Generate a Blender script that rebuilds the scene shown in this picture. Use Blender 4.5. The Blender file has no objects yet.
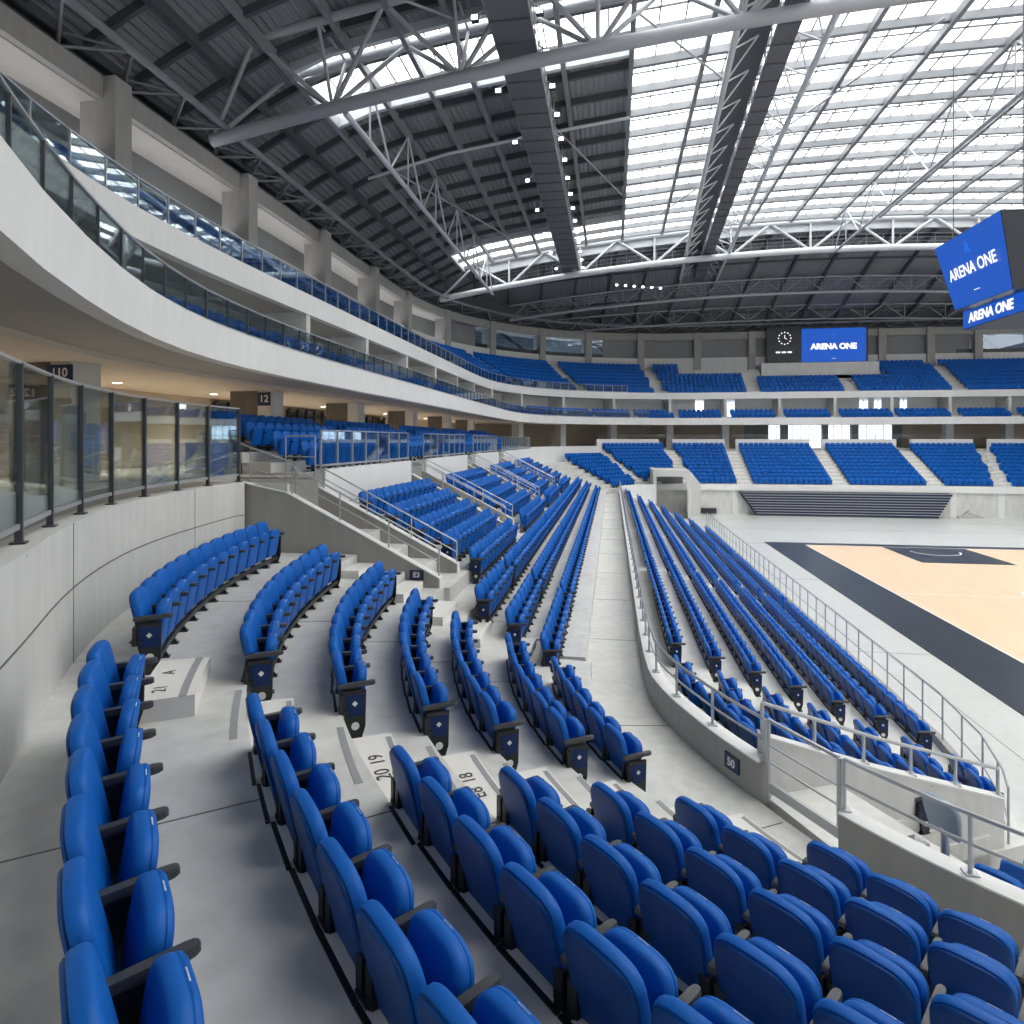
import bpy, math, random
from mathutils import Vector, Matrix
random.seed(7)
S = bpy.context.scene
COL = S.collection
PI = math.pi
EYE = 7.4                                   # eye height above the court floor
YAW = math.atan2(100, 640)                  # camera turned left of the long axis
CY, SY_ = math.cos(YAW), math.sin(YAW)
rad = math.radians

def project(x, y, z):
    xc = x*CY + y*SY_; zc = -x*SY_ + y*CY
    if zc < .3: return None
    return 512 + 640*xc/zc, 440 - 640*(z-EYE)/zc, zc

# ------------------------------------------------------------------ materials
MAT = {}
def nodes(name):
    m = bpy.data.materials.new(name); m.use_nodes = True
    nt = m.node_tree; b = nt.nodes['Principled BSDF']; MAT[name] = m
    return m, nt, b
def mat(name, col, rough=.5, metal=0, var=0, scale=3, bump=0, bscale=60, spec=None):
    m, nt, b = nodes(name)
    b.inputs['Base Color'].default_value = (*col, 1)
    b.inputs['Roughness'].default_value = rough
    b.inputs['Metallic'].default_value = metal
    if spec is not None: b.inputs['Specular IOR Level'].default_value = spec
    tc = nt.nodes.new('ShaderNodeTexCoord')
    if var:
        n = nt.nodes.new('ShaderNodeTexNoise'); n.inputs['Scale'].default_value = scale; n.inputs['Detail'].default_value = 6
        r = nt.nodes.new('ShaderNodeMapRange'); r.inputs[3].default_value = 1-var; r.inputs[4].default_value = 1+var
        r.inputs[1].default_value = .25; r.inputs[2].default_value = .75
        mx = nt.nodes.new('ShaderNodeVectorMath'); mx.operation = 'SCALE'; mx.inputs[0].default_value = col
        nt.links.new(tc.outputs['Object'], n.inputs['Vector']); nt.links.new(n.outputs['Fac'], r.inputs[0])
        nt.links.new(r.outputs[0], mx.inputs['Scale']); nt.links.new(mx.outputs[0], b.inputs['Base Color'])
    if bump:
        n2 = nt.nodes.new('ShaderNodeTexNoise'); n2.inputs['Scale'].default_value = bscale
        bp = nt.nodes.new('ShaderNodeBump'); bp.inputs['Strength'].default_value = bump; bp.inputs['Distance'].default_value = .01
        nt.links.new(tc.outputs['Object'], n2.inputs['Vector']); nt.links.new(n2.outputs['Fac'], bp.inputs['Height'])
        nt.links.new(bp.outputs[0], b.inputs['Normal'])
    return m
def concrete(name, col, rough=.75, pits=True, streak=.1):
    m, nt, b = nodes(name); L = nt.links.new; N = nt.nodes.new
    b.inputs['Roughness'].default_value = rough
    tc = N('ShaderNodeTexCoord')
    n = N('ShaderNodeTexNoise'); n.inputs['Scale'].default_value = .9; n.inputs['Detail'].default_value = 8; n.inputs['Roughness'].default_value = .65
    mp = N('ShaderNodeMapping'); mp.inputs['Scale'].default_value = (3, 3, .5)
    n2 = N('ShaderNodeTexNoise'); n2.inputs['Scale'].default_value = 1.6; n2.inputs['Detail'].default_value = 5
    L(tc.outputs['Object'], n.inputs['Vector']); L(tc.outputs['Object'], mp.inputs[0]); L(mp.outputs[0], n2.inputs['Vector'])
    a = N('ShaderNodeMath'); a.operation = 'ADD'; L(n.outputs['Fac'], a.inputs[0]); L(n2.outputs['Fac'], a.inputs[1])
    r = N('ShaderNodeMapRange'); r.inputs[1].default_value = .6; r.inputs[2].default_value = 1.4; r.inputs[3].default_value = 1-streak; r.inputs[4].default_value = 1+streak
    L(a.outputs[0], r.inputs[0])
    sc = N('ShaderNodeVectorMath'); sc.operation = 'SCALE'; sc.inputs[0].default_value = col; L(r.outputs[0], sc.inputs['Scale'])
    out = sc.outputs[0]
    if pits:
        v = N('ShaderNodeTexVoronoi'); v.inputs['Scale'].default_value = 2.6; L(tc.outputs['Object'], v.inputs['Vector'])
        r2 = N('ShaderNodeMapRange'); r2.inputs[1].default_value = .035; r2.inputs[2].default_value = .06; r2.inputs[3].default_value = .55; r2.inputs[4].default_value = 1
        L(v.outputs['Distance'], r2.inputs[0])
        s2 = N('ShaderNodeVectorMath'); s2.operation = 'SCALE'; L(out, s2.inputs[0]); L(r2.outputs[0], s2.inputs['Scale']); out = s2.outputs[0]
    L(out, b.inputs['Base Color'])
    return m

concrete('concrete_light', (.60, .60, .59), .7)
concrete('concrete_white', (.74, .745, .74), .6, False, .05)
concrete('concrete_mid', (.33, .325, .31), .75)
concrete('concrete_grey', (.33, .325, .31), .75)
concrete('concrete_tread', (.60, .60, .58), .6, False, .16)
concrete('concrete_floor', (.54, .555, .55), .28, False, .08)
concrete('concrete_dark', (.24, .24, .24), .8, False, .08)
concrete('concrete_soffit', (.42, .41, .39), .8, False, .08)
concrete('column_board', (.13, .115, .10), .8, False, .3)
mat('panel_grey', (.20, .205, .21), .6, 0, .08, .6)
mat('beige_wall', (.46, .39, .31), .7, 0, .08, .8)
mat('white_ceiling', (.62, .56, .49), .8)
mat('brown_panel', (.22, .15, .09), .6, 0, .25, 1.5)
mat('seat_blue', (.002, .108, .46), .5, 0, .05, 2, .1, 900, .25)
mat('shell_blue', (.002, .058, .25), .42, 0, .05, 2, 0, 60, .3)  # seat blue darkened: shade on the unlit backs is put into the colour
mat('black_plastic', (.012, .013, .016), .42)
mat('arm_grey', (.055, .06, .068), .33)
mat('tag_white', (.8, .8, .8), .4)
mat('end_blue', (.003, .022, .11), .45, 0, 0, 3, 0, 60, .25)
mat('steel', (.46, .48, .50), .38, .55)
mat('post_dark', (.085, .095, .11), .4, .4)
mat('truss_paint', (.36, .38, .41), .42, .1)
mat('truss_light', (.55, .58, .61), .4, .1)
mat('truss_dark', (.085, .09, .10), .55, .1)
mat('rafter_paint', (.22, .235, .255), .5, .1)
mat('catwalk_dark', (.115, .12, .135), .6)
mat('strip_grey', (.30, .31, .32), .8)
mat('ink', (.06, .06, .06), .7)
mat('nosing', (.74, .73, .70), .6)
mat('joint', (.15, .15, .15), .9)
mat('sign_blue', (.006, .022, .085), .35)
mat('line_white', (.8, .8, .8), .4)
mat('dark_metal', (.018, .022, .03), .35)
mat('dark_glass', (.02, .024, .03), .08)
mat('retract_blue', (.006, .014, .06), .5)
mat('retract_edge', (.45, .47, .50), .5)
mat('window_back', (.16, .20, .24), .4)
mat('grey_seat', (.30, .36, .42), .45)
mat('door_white', (.66, .67, .68), .5)
mat('cart_red', (.25, .03, .03), .5)
def court():
    m, nt, b = nodes('court_wood'); L = nt.links.new; N = nt.nodes.new
    b.inputs['Roughness'].default_value = .3
    tc = N('ShaderNodeTexCoord'); mp = N('ShaderNodeMapping'); mp.inputs['Rotation'].default_value[2] = PI/2
    br = N('ShaderNodeTexBrick'); br.inputs['Scale'].default_value = 1.0
    br.inputs['Color1'].default_value = (.80, .60, .42, 1); br.inputs['Color2'].default_value = (.74, .54, .37, 1)
    br.inputs['Mortar'].default_value = (.68, .50, .34, 1); br.inputs['Mortar Size'].default_value = .004
    br.inputs['Brick Width'].default_value = 1.6; br.inputs['Row Height'].default_value = .12
    L(tc.outputs['Object'], mp.inputs[0]); L(mp.outputs[0], br.inputs['Vector']); L(br.outputs['Color'], b.inputs['Base Color'])
    mat('court_navy', (.026, .034, .048), .28, 0, .2, .8)
court()
def deck():
    m, nt, b = nodes('roof_deck'); L = nt.links.new; N = nt.nodes.new
    b.inputs['Roughness'].default_value = .55
    tc = N('ShaderNodeTexCoord'); sx = N('ShaderNodeSeparateXYZ'); L(tc.outputs['Object'], sx.inputs[0])
    mu = N('ShaderNodeMath'); mu.operation = 'MULTIPLY'; mu.inputs[1].default_value = 2*PI/.34; L(sx.outputs['X'], mu.inputs[0])
    sn = N('ShaderNodeMath'); sn.operation = 'SINE'; L(mu.outputs[0], sn.inputs[0])
    r = N('ShaderNodeMapRange'); r.inputs[1].default_value = -.4; r.inputs[2].default_value = .4; L(sn.outputs[0], r.inputs[0])
    bp = N('ShaderNodeBump'); bp.inputs['Strength'].default_value = .9; bp.inputs['Distance'].default_value = .08
    L(r.outputs[0], bp.inputs['Height']); L(bp.outputs[0], b.inputs['Normal'])
    b.inputs['Base Color'].default_value = (.235, .245, .26, 1)
deck()
def glass(name, tint, gloss, rough=.02, diff=0):
    m = bpy.data.materials.new(name); m.use_nodes = True; nt = m.node_tree; MAT[name] = m
    for n in list(nt.nodes):
        if n.type != 'OUTPUT_MATERIAL': nt.nodes.remove(n)
    o = [n for n in nt.nodes][0]; N = nt.nodes.new; L = nt.links.new
    t = N('ShaderNodeBsdfTransparent'); t.inputs[0].default_value = (*tint, 1)
    g = N('ShaderNodeBsdfGlossy'); g.inputs['Roughness'].default_value = rough; g.inputs[0].default_value = (.9, .95, 1, 1)
    lw = N('ShaderNodeLayerWeight'); lw.inputs['Blend'].default_value = .35
    r = N('ShaderNodeMapRange'); r.inputs[3].default_value = gloss; r.inputs[4].default_value = min(1, gloss+.55)
    L(lw.outputs['Fresnel'], r.inputs[0])
    mx = N('ShaderNodeMixShader'); L(r.outputs[0], mx.inputs[0]); L(t.outputs[0], mx.inputs[1]); L(g.outputs[0], mx.inputs[2])
    out = mx.outputs[0]
    if diff:
        d = N('ShaderNodeBsdfTranslucent'); d.inputs[0].default_value = (.93, .93, .92, 1)
        m2 = N('ShaderNodeMixShader'); m2.inputs[0].default_value = diff; L(out, m2.inputs[1]); L(d.outputs[0], m2.inputs[2]); out = m2.outputs[0]
    L(out, o.inputs[0])
glass('rail_glass', (.80, .86, .85), .05)
glass('roof_glass', (.94, .95, .95), .02, .1, .25)
glass('window_glass', (.80, .88, .95), .04)
def emit(name, col, st):
    m = bpy.data.materials.new(name); m.use_nodes = True; nt = m.node_tree; MAT[name] = m
    b = nt.nodes['Principled BSDF']; b.inputs['Base Color'].default_value = (0.01, .01, .01, 1)
    b.inputs['Emission Color'].default_value = (*col, 1); b.inputs['Emission Strength'].default_value = st
EM = .12
emit('screen_blue', (.004, .11, .66), EM*.95)
emit('screen_text', (1, 1, 1), EM*1.6)
emit('screen_mark', (.01, .17, .85), EM*1.05)
emit('flood_lens', (1, .98, .95), 1.2)
emit('down_lens', (1, .86, .65), 1.5)
emit('exit_glow', (.7, 1, .8), .25)

# ------------------------------------------------------------------ mesh helpers
class MB:
    def __init__(s): s.v = []; s.f = []; s.m = []
    def face(s, pts, mi=0):
        b = len(s.v); s.v += [tuple(p) for p in pts]; s.f.append(tuple(range(b, b+len(pts)))); s.m.append(mi)
    def box(s, c, d, rz=0, mi=0, M=None):
        hx, hy, hz = d[0]/2, d[1]/2, d[2]/2; ca, sa = math.cos(rz), math.sin(rz); b = len(s.v)
        for z in (-hz, hz):
            for x, y in ((-hx, -hy), (hx, -hy), (hx, hy), (-hx, hy)):
                s.v.append((c[0]+x*ca-y*sa, c[1]+x*sa+y*ca, c[2]+z))
        for q in ((0, 3, 2, 1), (4, 5, 6, 7), (0, 1, 5, 4), (1, 2, 6, 5), (2, 3, 7, 6), (3, 0, 4, 7)):
            s.f.append(tuple(b+i for i in q)); s.m.append(mi)
    def bar(s, p, q, w, h, mi=0):
        p, q = Vector(p), Vector(q); d = q-p
        if d.length < 1e-6: return
        d.normalize(); up = Vector((0, 0, 1)) if abs(d.z) < .98 else Vector((1, 0, 0))
        r = d.cross(up).normalized(); u = r.cross(d); b = len(s.v)
        for e in (p, q):
            for x, y in ((-w/2, -h/2), (w/2, -h/2), (w/2, h/2), (-w/2, h/2)): s.v.append(tuple(e+r*x+u*y))
        for k in ((0, 1, 2, 3), (7, 6, 5, 4), (0, 4, 5, 1), (1, 5, 6, 2), (2, 6, 7, 3), (3, 7, 4, 0)):
            s.f.append(tuple(b+i for i in k)); s.m.append(mi)
    def path(s, pts, w, h, mi=0):
        for a, b in zip(pts, pts[1:]): s.bar(a, b, w, h, mi)
    def tube(s, pts, r, n=8, mi=0):
        pts = [Vector(p) for p in pts]; b = len(s.v); N = len(pts)
        for i, p in enumerate(pts):
            d = (pts[min(i+1, N-1)]-pts[max(i-1, 0)]).normalized()
            up = Vector((0, 0, 1)) if abs(d.z) < .95 else Vector((1, 0, 0))
            a = d.cross(up).normalized(); u = a.cross(d)
            for k in range(n):
                t = 2*PI*k/n; s.v.append(tuple(p+a*math.cos(t)*r+u*math.sin(t)*r))
        for i in range(N-1):
            for k in range(n):
                k2 = (k+1) % n; s.f.append((b+i*n+k, b+(i+1)*n+k, b+(i+1)*n+k2, b+i*n+k2)); s.m.append(mi)
        s.f.append(tuple(b+k for k in range(n))); s.m.append(mi)
        s.f.append(tuple(b+(N-1)*n+k for k in reversed(range(n)))); s.m.append(mi)
    def prism(s, poly, z0, z1, mi=0, top=None):
        """vertical prism of a plan outline; z1 may be a list (a height per corner)"""
        n = len(poly); b = len(s.v); Z = z1 if isinstance(z1, (list, tuple)) else [z1]*n
        s.v += [(p[0], p[1], z0) for p in poly]+[(p[0], p[1], z) for p, z in zip(poly, Z)]
        s.f.append(tuple(b+i for i in reversed(range(n)))); s.m.append(mi)
        s.f.append(tuple(b+n+i for i in range(n))); s.m.append(mi if top is None else top)
        for i in range(n):
            j = (i+1) % n; s.f.append((b+i, b+j, b+n+j, b+n+i)); s.m.append(mi)
    def strip(s, A, B, z0, z1, mi=0, top=None):
        """solid between two plan polylines of equal length"""
        n = len(A); b = len(s.v)
        for P, z in ((A, z0), (B, z0), (A, z1), (B, z1)):
            s.v += [(p[0], p[1], (z[i] if isinstance(z, (list, tuple)) else z)) for i, p in enumerate(P)]
        for i in range(n-1):
            for q, t in (((b+i, b+i+1, b+n+i+1, b+n+i), 0), ((b+2*n+i, b+3*n+i, b+3*n+i+1, b+2*n+i+1), 1),
                         ((b+i, b+2*n+i, b+2*n+i+1, b+i+1), 0), ((b+n+i, b+n+i+1, b+3*n+i+1, b+3*n+i), 0)):
                s.f.append(q); s.m.append(top if (t and top is not None) else mi)
        for i in (0, n-1): s.f.append((b+i, b+n+i, b+3*n+i, b+2*n+i)); s.m.append(mi)
    def pad(s, outline, rings, place, mi=0):
        """cushion: outline in (u, v), rings of (inset scale, depth), place(u, v, d) gives the point"""
        n = len(outline); cu = sum(p[0] for p in outline)/n; cv = sum(p[1] for p in outline)/n; b = len(s.v)
        for k, d in rings:
            for u, v in outline: s.v.append(place(cu+(u-cu)*k, cv+(v-cv)*k, d))
        for i in range(len(rings)-1):
            for j in range(n):
                j2 = (j+1) % n; s.f.append((b+i*n+j, b+i*n+j2, b+(i+1)*n+j2, b+(i+1)*n+j)); s.m.append(mi)
        s.f.append(tuple(b+j for j in reversed(range(n)))); s.m.append(mi)
        s.f.append(tuple(b+(len(rings)-1)*n+j for j in range(n))); s.m.append(mi)
    def mesh(s, name, mats, smooth=False):
        me = bpy.data.meshes.new(name); me.from_pydata(s.v, [], s.f)
        for m in (mats if isinstance(mats, (list, tuple)) else [mats]): me.materials.append(MAT[m])
        me.polygons.foreach_set('material_index', s.m)
        me.validate(); me.update()
        import bmesh
        bm = bmesh.new(); bm.from_mesh(me); bmesh.ops.recalc_face_normals(bm, faces=bm.faces); bm.to_mesh(me); bm.free()
        if smooth:
            me.shade_smooth()
            try: me.set_sharp_from_angle(angle=rad(45))
            except Exception: pass
        return me
    def build(s, name, mats, parent=None, smooth=False):
        o = bpy.data.objects.new(name, s.mesh(name, mats, smooth)); COL.objects.link(o)
        if parent: o.parent = parent
        return o
def tag(o, label=None, cat=None, group=None, kind=None):
    if label: o['label'] = label
    if cat: o['category'] = cat
    if group: o['group'] = group
    if kind: o['kind'] = kind
    return o
def thing(name, label, cat, group=None, loc=(0, 0, 0), rz=0):
    o = bpy.data.objects.new(name, None); COL.objects.link(o); o.empty_display_size = .2
    o.location = loc; o.rotation_euler = (0, 0, rz)
    return tag(o, label, cat, group)
def struct(o): o['kind'] = 'structure'; return o
def text_obj(name, body, size, m, M, parent=None, ext=.004, bold=.0):
    cu = bpy.data.curves.new(name, 'FONT'); cu.body = body; cu.size = size; cu.extrude = ext; cu.offset = bold
    cu.align_x = 'CENTER'; cu.align_y = 'CENTER'
    t = bpy.data.objects.new(name+'_tmp', cu); COL.objects.link(t)
    dg = bpy.context.evaluated_depsgraph_get()
    me = bpy.data.meshes.new_from_object(t.evaluated_get(dg)); me.name = name
    bpy.data.objects.remove(t); me.materials.clear(); me.materials.append(MAT[m])
    me.transform(M)
    o = bpy.data.objects.new(name, me); COL.objects.link(o)
    if parent: o.parent = parent
    return o
def facing(p, n, up=(0, 0, 1)):
    """matrix that puts a text/plate (x right, y up, z out) at p facing n"""
    n = Vector(n).normalized(); up = Vector(up); x = up.cross(n).normalized(); y = n.cross(x)
    return Matrix((( x.x, y.x, n.x, p[0]), (x.y, y.y, n.y, p[1]), (x.z, y.z, n.z, p[2]), (0, 0, 0, 1)))

# ------------------------------------------------------------------ plan geometry
CN = (8.6, 12.4)       # centre of the near corner arcs
CF = (9.4, 57.0)       # centre of the far corner arcs
def pol(c, r, a): return (c[0]+r*math.cos(rad(a)), c[1]+r*math.sin(rad(a)))
def interp(tab, x):
    if x <= tab[0][0]: return tab[0][1]
    for (a, b), (c, d) in zip(tab, tab[1:]):
        if x <= c:
            t = (x-a)/(c-a);
            return b+(d-b)*t
    return tab[-1][1]
# radius of every seat row's back line around CN, by turn angle t = -angle (95 behind the camera .. 187 at the stair wall)
RN = {0: (14.80, 15.08, 15.50, 15.85), 1: (13.74, 13.93, 14.1, 14.3), 2: (12.79, 13.0, 13.05, 13.2), 3: (11.89, 12.1, 12.2, 12.35),
      4: (10.98, 11.28, 11.45, 11.6), 5: (10.06, 10.36, 10.52, 10.7), 6: (9.13, 9.53, 9.74, 9.92), 7: (8.28, 8.7, 8.92, 9.12)}
def r_near(k, t):
    a = RN[k]; return interp(((140, a[0]), (155, a[1]), (172, a[2]), (184, a[3])), t)
XS = {6: -1.35, 5: -2.10, 4: -2.82, 3: -3.55, 2: -4.27, 1: -5.0, 0: -5.72, -1: -6.44, -2: -7.16, -3: -7.88, -4: -8.6, 7: -.60}
def zt(k): return 4.85-.34*k
ZW = 2.47                                    # cross walkway
Z_CON = 6.45                                 # concourse floor
def resample(P, step):
    out = [P[0]]; acc = 0
    for a, b in zip(P, P[1:]):
        L = math.dist(a, b)
        while acc+L >= step:
            t = (step-acc)/L; a = (a[0]+(b[0]-a[0])*t, a[1]+(b[1]-a[1])*t); out.append(a); L = math.dist(a, b); acc = 0
        acc += L
    if math.dist(out[-1], P[-1]) > .2*step: out.append(P[-1])
    return out
def smooth(P, n=3):
    for _ in range(n):
        P = [P[0]]+[((a[0]+2*b[0]+c[0])/4, (a[1]+2*b[1]+c[1])/4) for a, b, c in zip(P, P[1:], P[2:])]+[P[-1]]
    return P
def offset(P, d):
    """shift outward (to the left of the direction of travel)"""
    out = []
    for i, p in enumerate(P):
        a, b = P[max(i-1, 0)], P[min(i+1, len(P)-1)]; tx, ty = b[0]-a[0], b[1]-a[1]; L = math.hypot(tx, ty)
        out.append((p[0]-ty/L*d, p[1]+tx/L*d))
    return out
def tangent(P, i):
    a, b = P[max(i-1, 0)], P[min(i+1, len(P)-1)]; L = math.dist(a, b); return ((b[0]-a[0])/L, (b[1]-a[1])/L)
# the lower balcony's front edge, all the way round; the other rings are offsets of it
ring = [(45, -3.3)]+[(x, -3.35) for x in (36, 27, 18)]+[pol(CN, interp(((95, 15.7), (151, 15.72), (163, 16.06), (170, 16.5), (183, 17.25)), t), -t) for t in range(92, 184, 3)]
ring += [(-8.85, y) for y in range(17, 57, 2)]+[pol(CF, 18.1, a) for a in range(180, 89, -3)]+[(x, CF[1]+18.1) for x in range(12, 53, 3)]
RING = resample(smooth(resample(ring, 1.0), 6), 1.5)
def part_of(P, f): return [p for p in P if f(p)]

# ------------------------------------------------------------------ court level
fl = MB(); fl.box((21, 33, -.15), (72, 74, .3)); struct(fl.build('floor', 'concrete_floor'))
court_t = thing('basketball_court', 'pale maple basketball court with wide dark navy border', 'court')
c = MB(); c.box((21, 33.3, .012), (20.2, 30.8, .024)); c.build('border', 'court_navy', court_t)
c = MB(); c.box((21, 33.3, .016), (15.1, 28.6, .024)); c.build('playing_surface', 'court_wood', court_t)
c = MB(); c.box((21, 44.7, .018), (5.2, 5.8, .024)); c.box((21, 21.9, .018), (5.2, 5.8, .024)); c.build('key_area', 'court_navy', court_t)
c = MB()
def ringline(cx, cy, r, a0, a1, w, z):
    n = 40
    for i in range(n):
        a, b = rad(a0+(a1-a0)*i/n), rad(a0+(a1-a0)*(i+1)/n)
        c.face([(cx+(r-w)*math.cos(a), cy+(r-w)*math.sin(a), z), (cx+r*math.cos(a), cy+r*math.sin(a), z), (cx+r*math.cos(b), cy+r*math.sin(b), z), (cx+(r-w)*math.cos(b), cy+(r-w)*math.sin(b), z)])
ringline(21, 33.3, 1.8, 0, 360, .08, .034); ringline(21, 46.0, 1.5, 180, 360, .09, .036)
for x in (13.45, 28.55): c.box((x, 33.3, .03), (.07, 28.6, .006))
for y in (19.0, 33.3, 47.6): c.box((21, y, .03), (15.1, .07, .006))
c.build('line_marking', 'line_white', court_t)
j = MB()
for y in (12, 24, 36, 48, 56, 62): j.box((21, y, .002), (70, .012, .005))
for x in (9.4, 33, 45): j.box((x, 33, .002), (.012, 74, .005))
struct(j.build('floor_joints', 'joint'))

# ------------------------------------------------------------------ seating terraces (structure)
TH = list(range(92, 188, 2))
nd = MB()
for k in range(0, 7):
    inner = [pol(CN, r_near(k+1, t)-.06, -t) for t in TH]; outer = [pol(CN, 18.6, -t) for t in TH]
    nd.strip(outer, inner, 0, zt(k))
struct(nd.build('floor_terrace_corner', 'concrete_tread'))
PAR = [pol(CN, interp(((92, 7.4), (154, 7.36), (166, 7.55), (176, 7.8), (182, 7.95)), t), -t) for t in range(92, 182, 2)]+[(.63, y) for y in range(13, 63, 2)]
PAR = smooth(PAR, 2)
w = MB()
w.strip(offset(PAR, 6), PAR, 0, ZW-.002); struct(w.build('floor_walkway', 'concrete_tread'))
def far_path(x, y0=13.6, a_end=90, ext=True):
    P = [(x, y) for y in [y0+i*(57-y0)/16 for i in range(17)]]+[pol(CF, CF[0]-x, a) for a in range(178, int(a_end)-1, -3)]
    if ext and a_end <= 91: P += [(xx, CF[1]+CF[0]-x) for xx in range(12, 55, 3)]
    return P
st = MB()
for k in range(-1, 7):
    a_end = 90
    P = far_path(XS[k+1]+.05); Q = far_path(-10)
    st.strip(Q, P, 0, zt(k)-.001)
for k in (-2, -3, -4):
    P = [pol(CF, CF[0]-XS[k+1]-.05, a) for a in range(128, 89, -3)]+[(xx, CF[1]+CF[0]-XS[k+1]-.05) for xx in range(12, 55, 3)]
    Q = [pol(CF, 20.5, a) for a in range(128, 89, -3)]+[(xx, CF[1]+20.5) for xx in range(12, 55, 3)]
    st.strip(Q, P, 0, zt(k))
struct(st.build('floor_terrace_side', 'concrete_tread'))
# far stand front band and floor-level wall
f = MB()
P = [pol(CF, 9.98, a) for a in range(126, 89, -3)]+[(x, CF[1]+9.98) for x in range(12, 55, 3)]
f.strip(P, offset(P, -.22), 2.35, 2.98); struct(f.build('trim_stand_front', 'concrete_white'))
# lower bowl
def zl(j): return 2.28-.272*j
XL = [1.24+.86*j for j in range(8)]
def low_path(x, a=154, y1=58): return [pol(CN, max(CN[0]-x, .7), -t) for t in range(a, 181, 2)]+[(x, y) for y in range(14, int(y1)+1, 2)]
lo = MB()
for jx in range(7):
    x = XL[jx+1]+.02 if jx < 6 else 7.2
    y1 = 60-2*jx
    a = 154
    lo.strip([p for p in low_path(.9, a, y1)], low_path(x, a, y1), 0, zl(jx))
struct(lo.build('floor_terrace_lower', 'concrete_tread'))
lo = MB()
for jx in range(5):
    A = [pol(CN, 7.2, -t) for t in range(92, 141, 3)]; B = [pol(CN, CN[0]-XL[jx+1]-.02, -t) for t in range(92, 141, 3)]
    lo.strip(A, B, 0, zl(jx)-.27)
struct(lo.build('floor_terrace_entry', 'concrete_tread'))

# ------------------------------------------------------------------ walls of the bowl
WP = [pol(CN, interp(((92, 15.45), (150, 15.50), (154.5, 15.7), (162, 16.05), (167, 16.3), (176, 16.6), (184, 16.85)), t), -t) for t in range(92, 179, 2)]
WP = smooth(WP, 3)
WP = [p for p in WP if p[1] < 13.0]+[(-8.25, 13.0), (-8.2, 13.35)]
b = MB(); b.strip(offset(WP, .34), WP, 2, Z_CON); wall = struct(b.build('wall_concourse', 'concrete_light'))
b = MB(); b.strip(offset(WP, .01), offset(WP, -.006), 5.70, 5.718)
for i in range(6, len(WP)-1, 9):
    t = tangent(WP, i); b.box((WP[i][0], WP[i][1], 5.6), (.006, .012, 1.7), math.atan2(t[1], t[0]))
struct(b.build('wall_joint', 'joint', wall))
# white parapet of the straight side, in bays between the stairs, and round the far corner
STAIRS = [(13.62, 15.25), (22.5, 24.1), (31.6, 33.2), (40.6, 42.2)]
bays = [(15.3, 22.35), (24.25, 31.45), (33.35, 40.45), (42.35, 57)]
for i, (a, c0) in enumerate(bays):
    b = MB(); b.box((-7.3, (a+c0)/2, 5.7), (.24, c0-a, 1.9)); o = struct(b.build('wall_bay', 'concrete_white'))
    b = MB(); b.box((-7.175, (a+c0)/2, 5.72), (.012, c0-a, .015)); struct(b.build('wall_joint', 'joint', o))
b = MB()
P = [pol(CF, 16.7, a) for a in range(180, 128, -3)]; b.strip(offset(P, .22), P, 5, 6.75)
P = [pol(CF, 18.35, a) for a in range(127, 101, -3)]; b.strip(offset(P, .22), P, 6, 7.5)
P = [pol(CF, 18.35, a) for a in range(98, 89, -2)]+[(x, CF[1]+18.35) for x in (10, 12.6)]; b.strip(offset(P, .22), P, 6, 7.5)
for x0, x1 in ((13.8, 21.7), (22.9, 30.6), (32.0, 38.2), (39.6, 52)):
    b.box(((x0+x1)/2, CF[1]+18.45, 6.75), (x1-x0, .22, 1.5))
struct(b.build('wall_far_parapet', 'concrete_white'))

def rail_run(name, pts3, post_every, h, label, cat='railing', group=None, bars=(.5,), r=.024, mats='steel', plates=True, zpost=None):
    """tubular handrail: posts stand on the polyline pts3"""
    root = thing(name, label, cat, group, pts3[0])
    off = Vector(pts3[0])
    P = [Vector(p)-off for p in pts3]
    m = MB(); m.tube([p+Vector((0, 0, h)) for p in P], r, 8); m.build('top_rail', mats, root, True)
    for q in bars:
        m = MB(); m.tube([p+Vector((0, 0, h*q)) for p in P], r*.75, 8); m.build('mid_rail', mats, root, True)
    D = [0]
    for a, b_ in zip(P, P[1:]): D.append(D[-1]+(b_-a).length)
    n = max(1, round(D[-1]/post_every)); posts = []
    for i in range(n+1):
        s_ = D[-1]*i/n; k = 0
        while k < len(P)-2 and D[k+1] < s_: k += 1
        t = (s_-D[k])/max(1e-6, D[k+1]-D[k]); posts.append(P[k].lerp(P[k+1], min(1, t)))
    many = MB()
    for i, p in enumerate(posts):
        m = MB() if i < 24 else many
        m.tube([p, p+Vector((0, 0, h))], r*.95, 8)
        if plates: m.box((p.x, p.y, p.z+.008), (.13, .13, .016))
        if i < 24: m.build('post', mats, root, False)
    if many.v: tag(many.build('post_run', mats, root), kind='stuff')
    return root
# parapet between the walkway and the lower bowl
i0 = min(range(len(PAR)), key=lambda i: math.dist(PAR[i], (2.05, 9.2)))
i1 = min(range(len(PAR)), key=lambda i: math.dist(PAR[i], (2.56, 8.1)))
PA = PAR[i0:]; PB = PAR[:i1+1]
Z_PAR = 2.98
for nm, P in (('wall_walkway', PA), ('wall_passage', PB)):
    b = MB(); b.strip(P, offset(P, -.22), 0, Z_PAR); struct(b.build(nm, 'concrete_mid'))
    b = MB(); b.strip(offset(P, .012), offset(P, -.232), Z_PAR, Z_PAR+.02); struct(b.build('trim_coping', 'concrete_white'))
c1 = offset(PA, -.11); rail_run('handrail', [(*p, Z_PAR+.02) for p in c1[:int(len(c1))]], 1.15, .56, 'long curved steel handrail on the low wall beside the walkway')
c1 = offset(PB, -.11)[::-1]; c1 = [c1[0]]+c1[2:]
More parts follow.
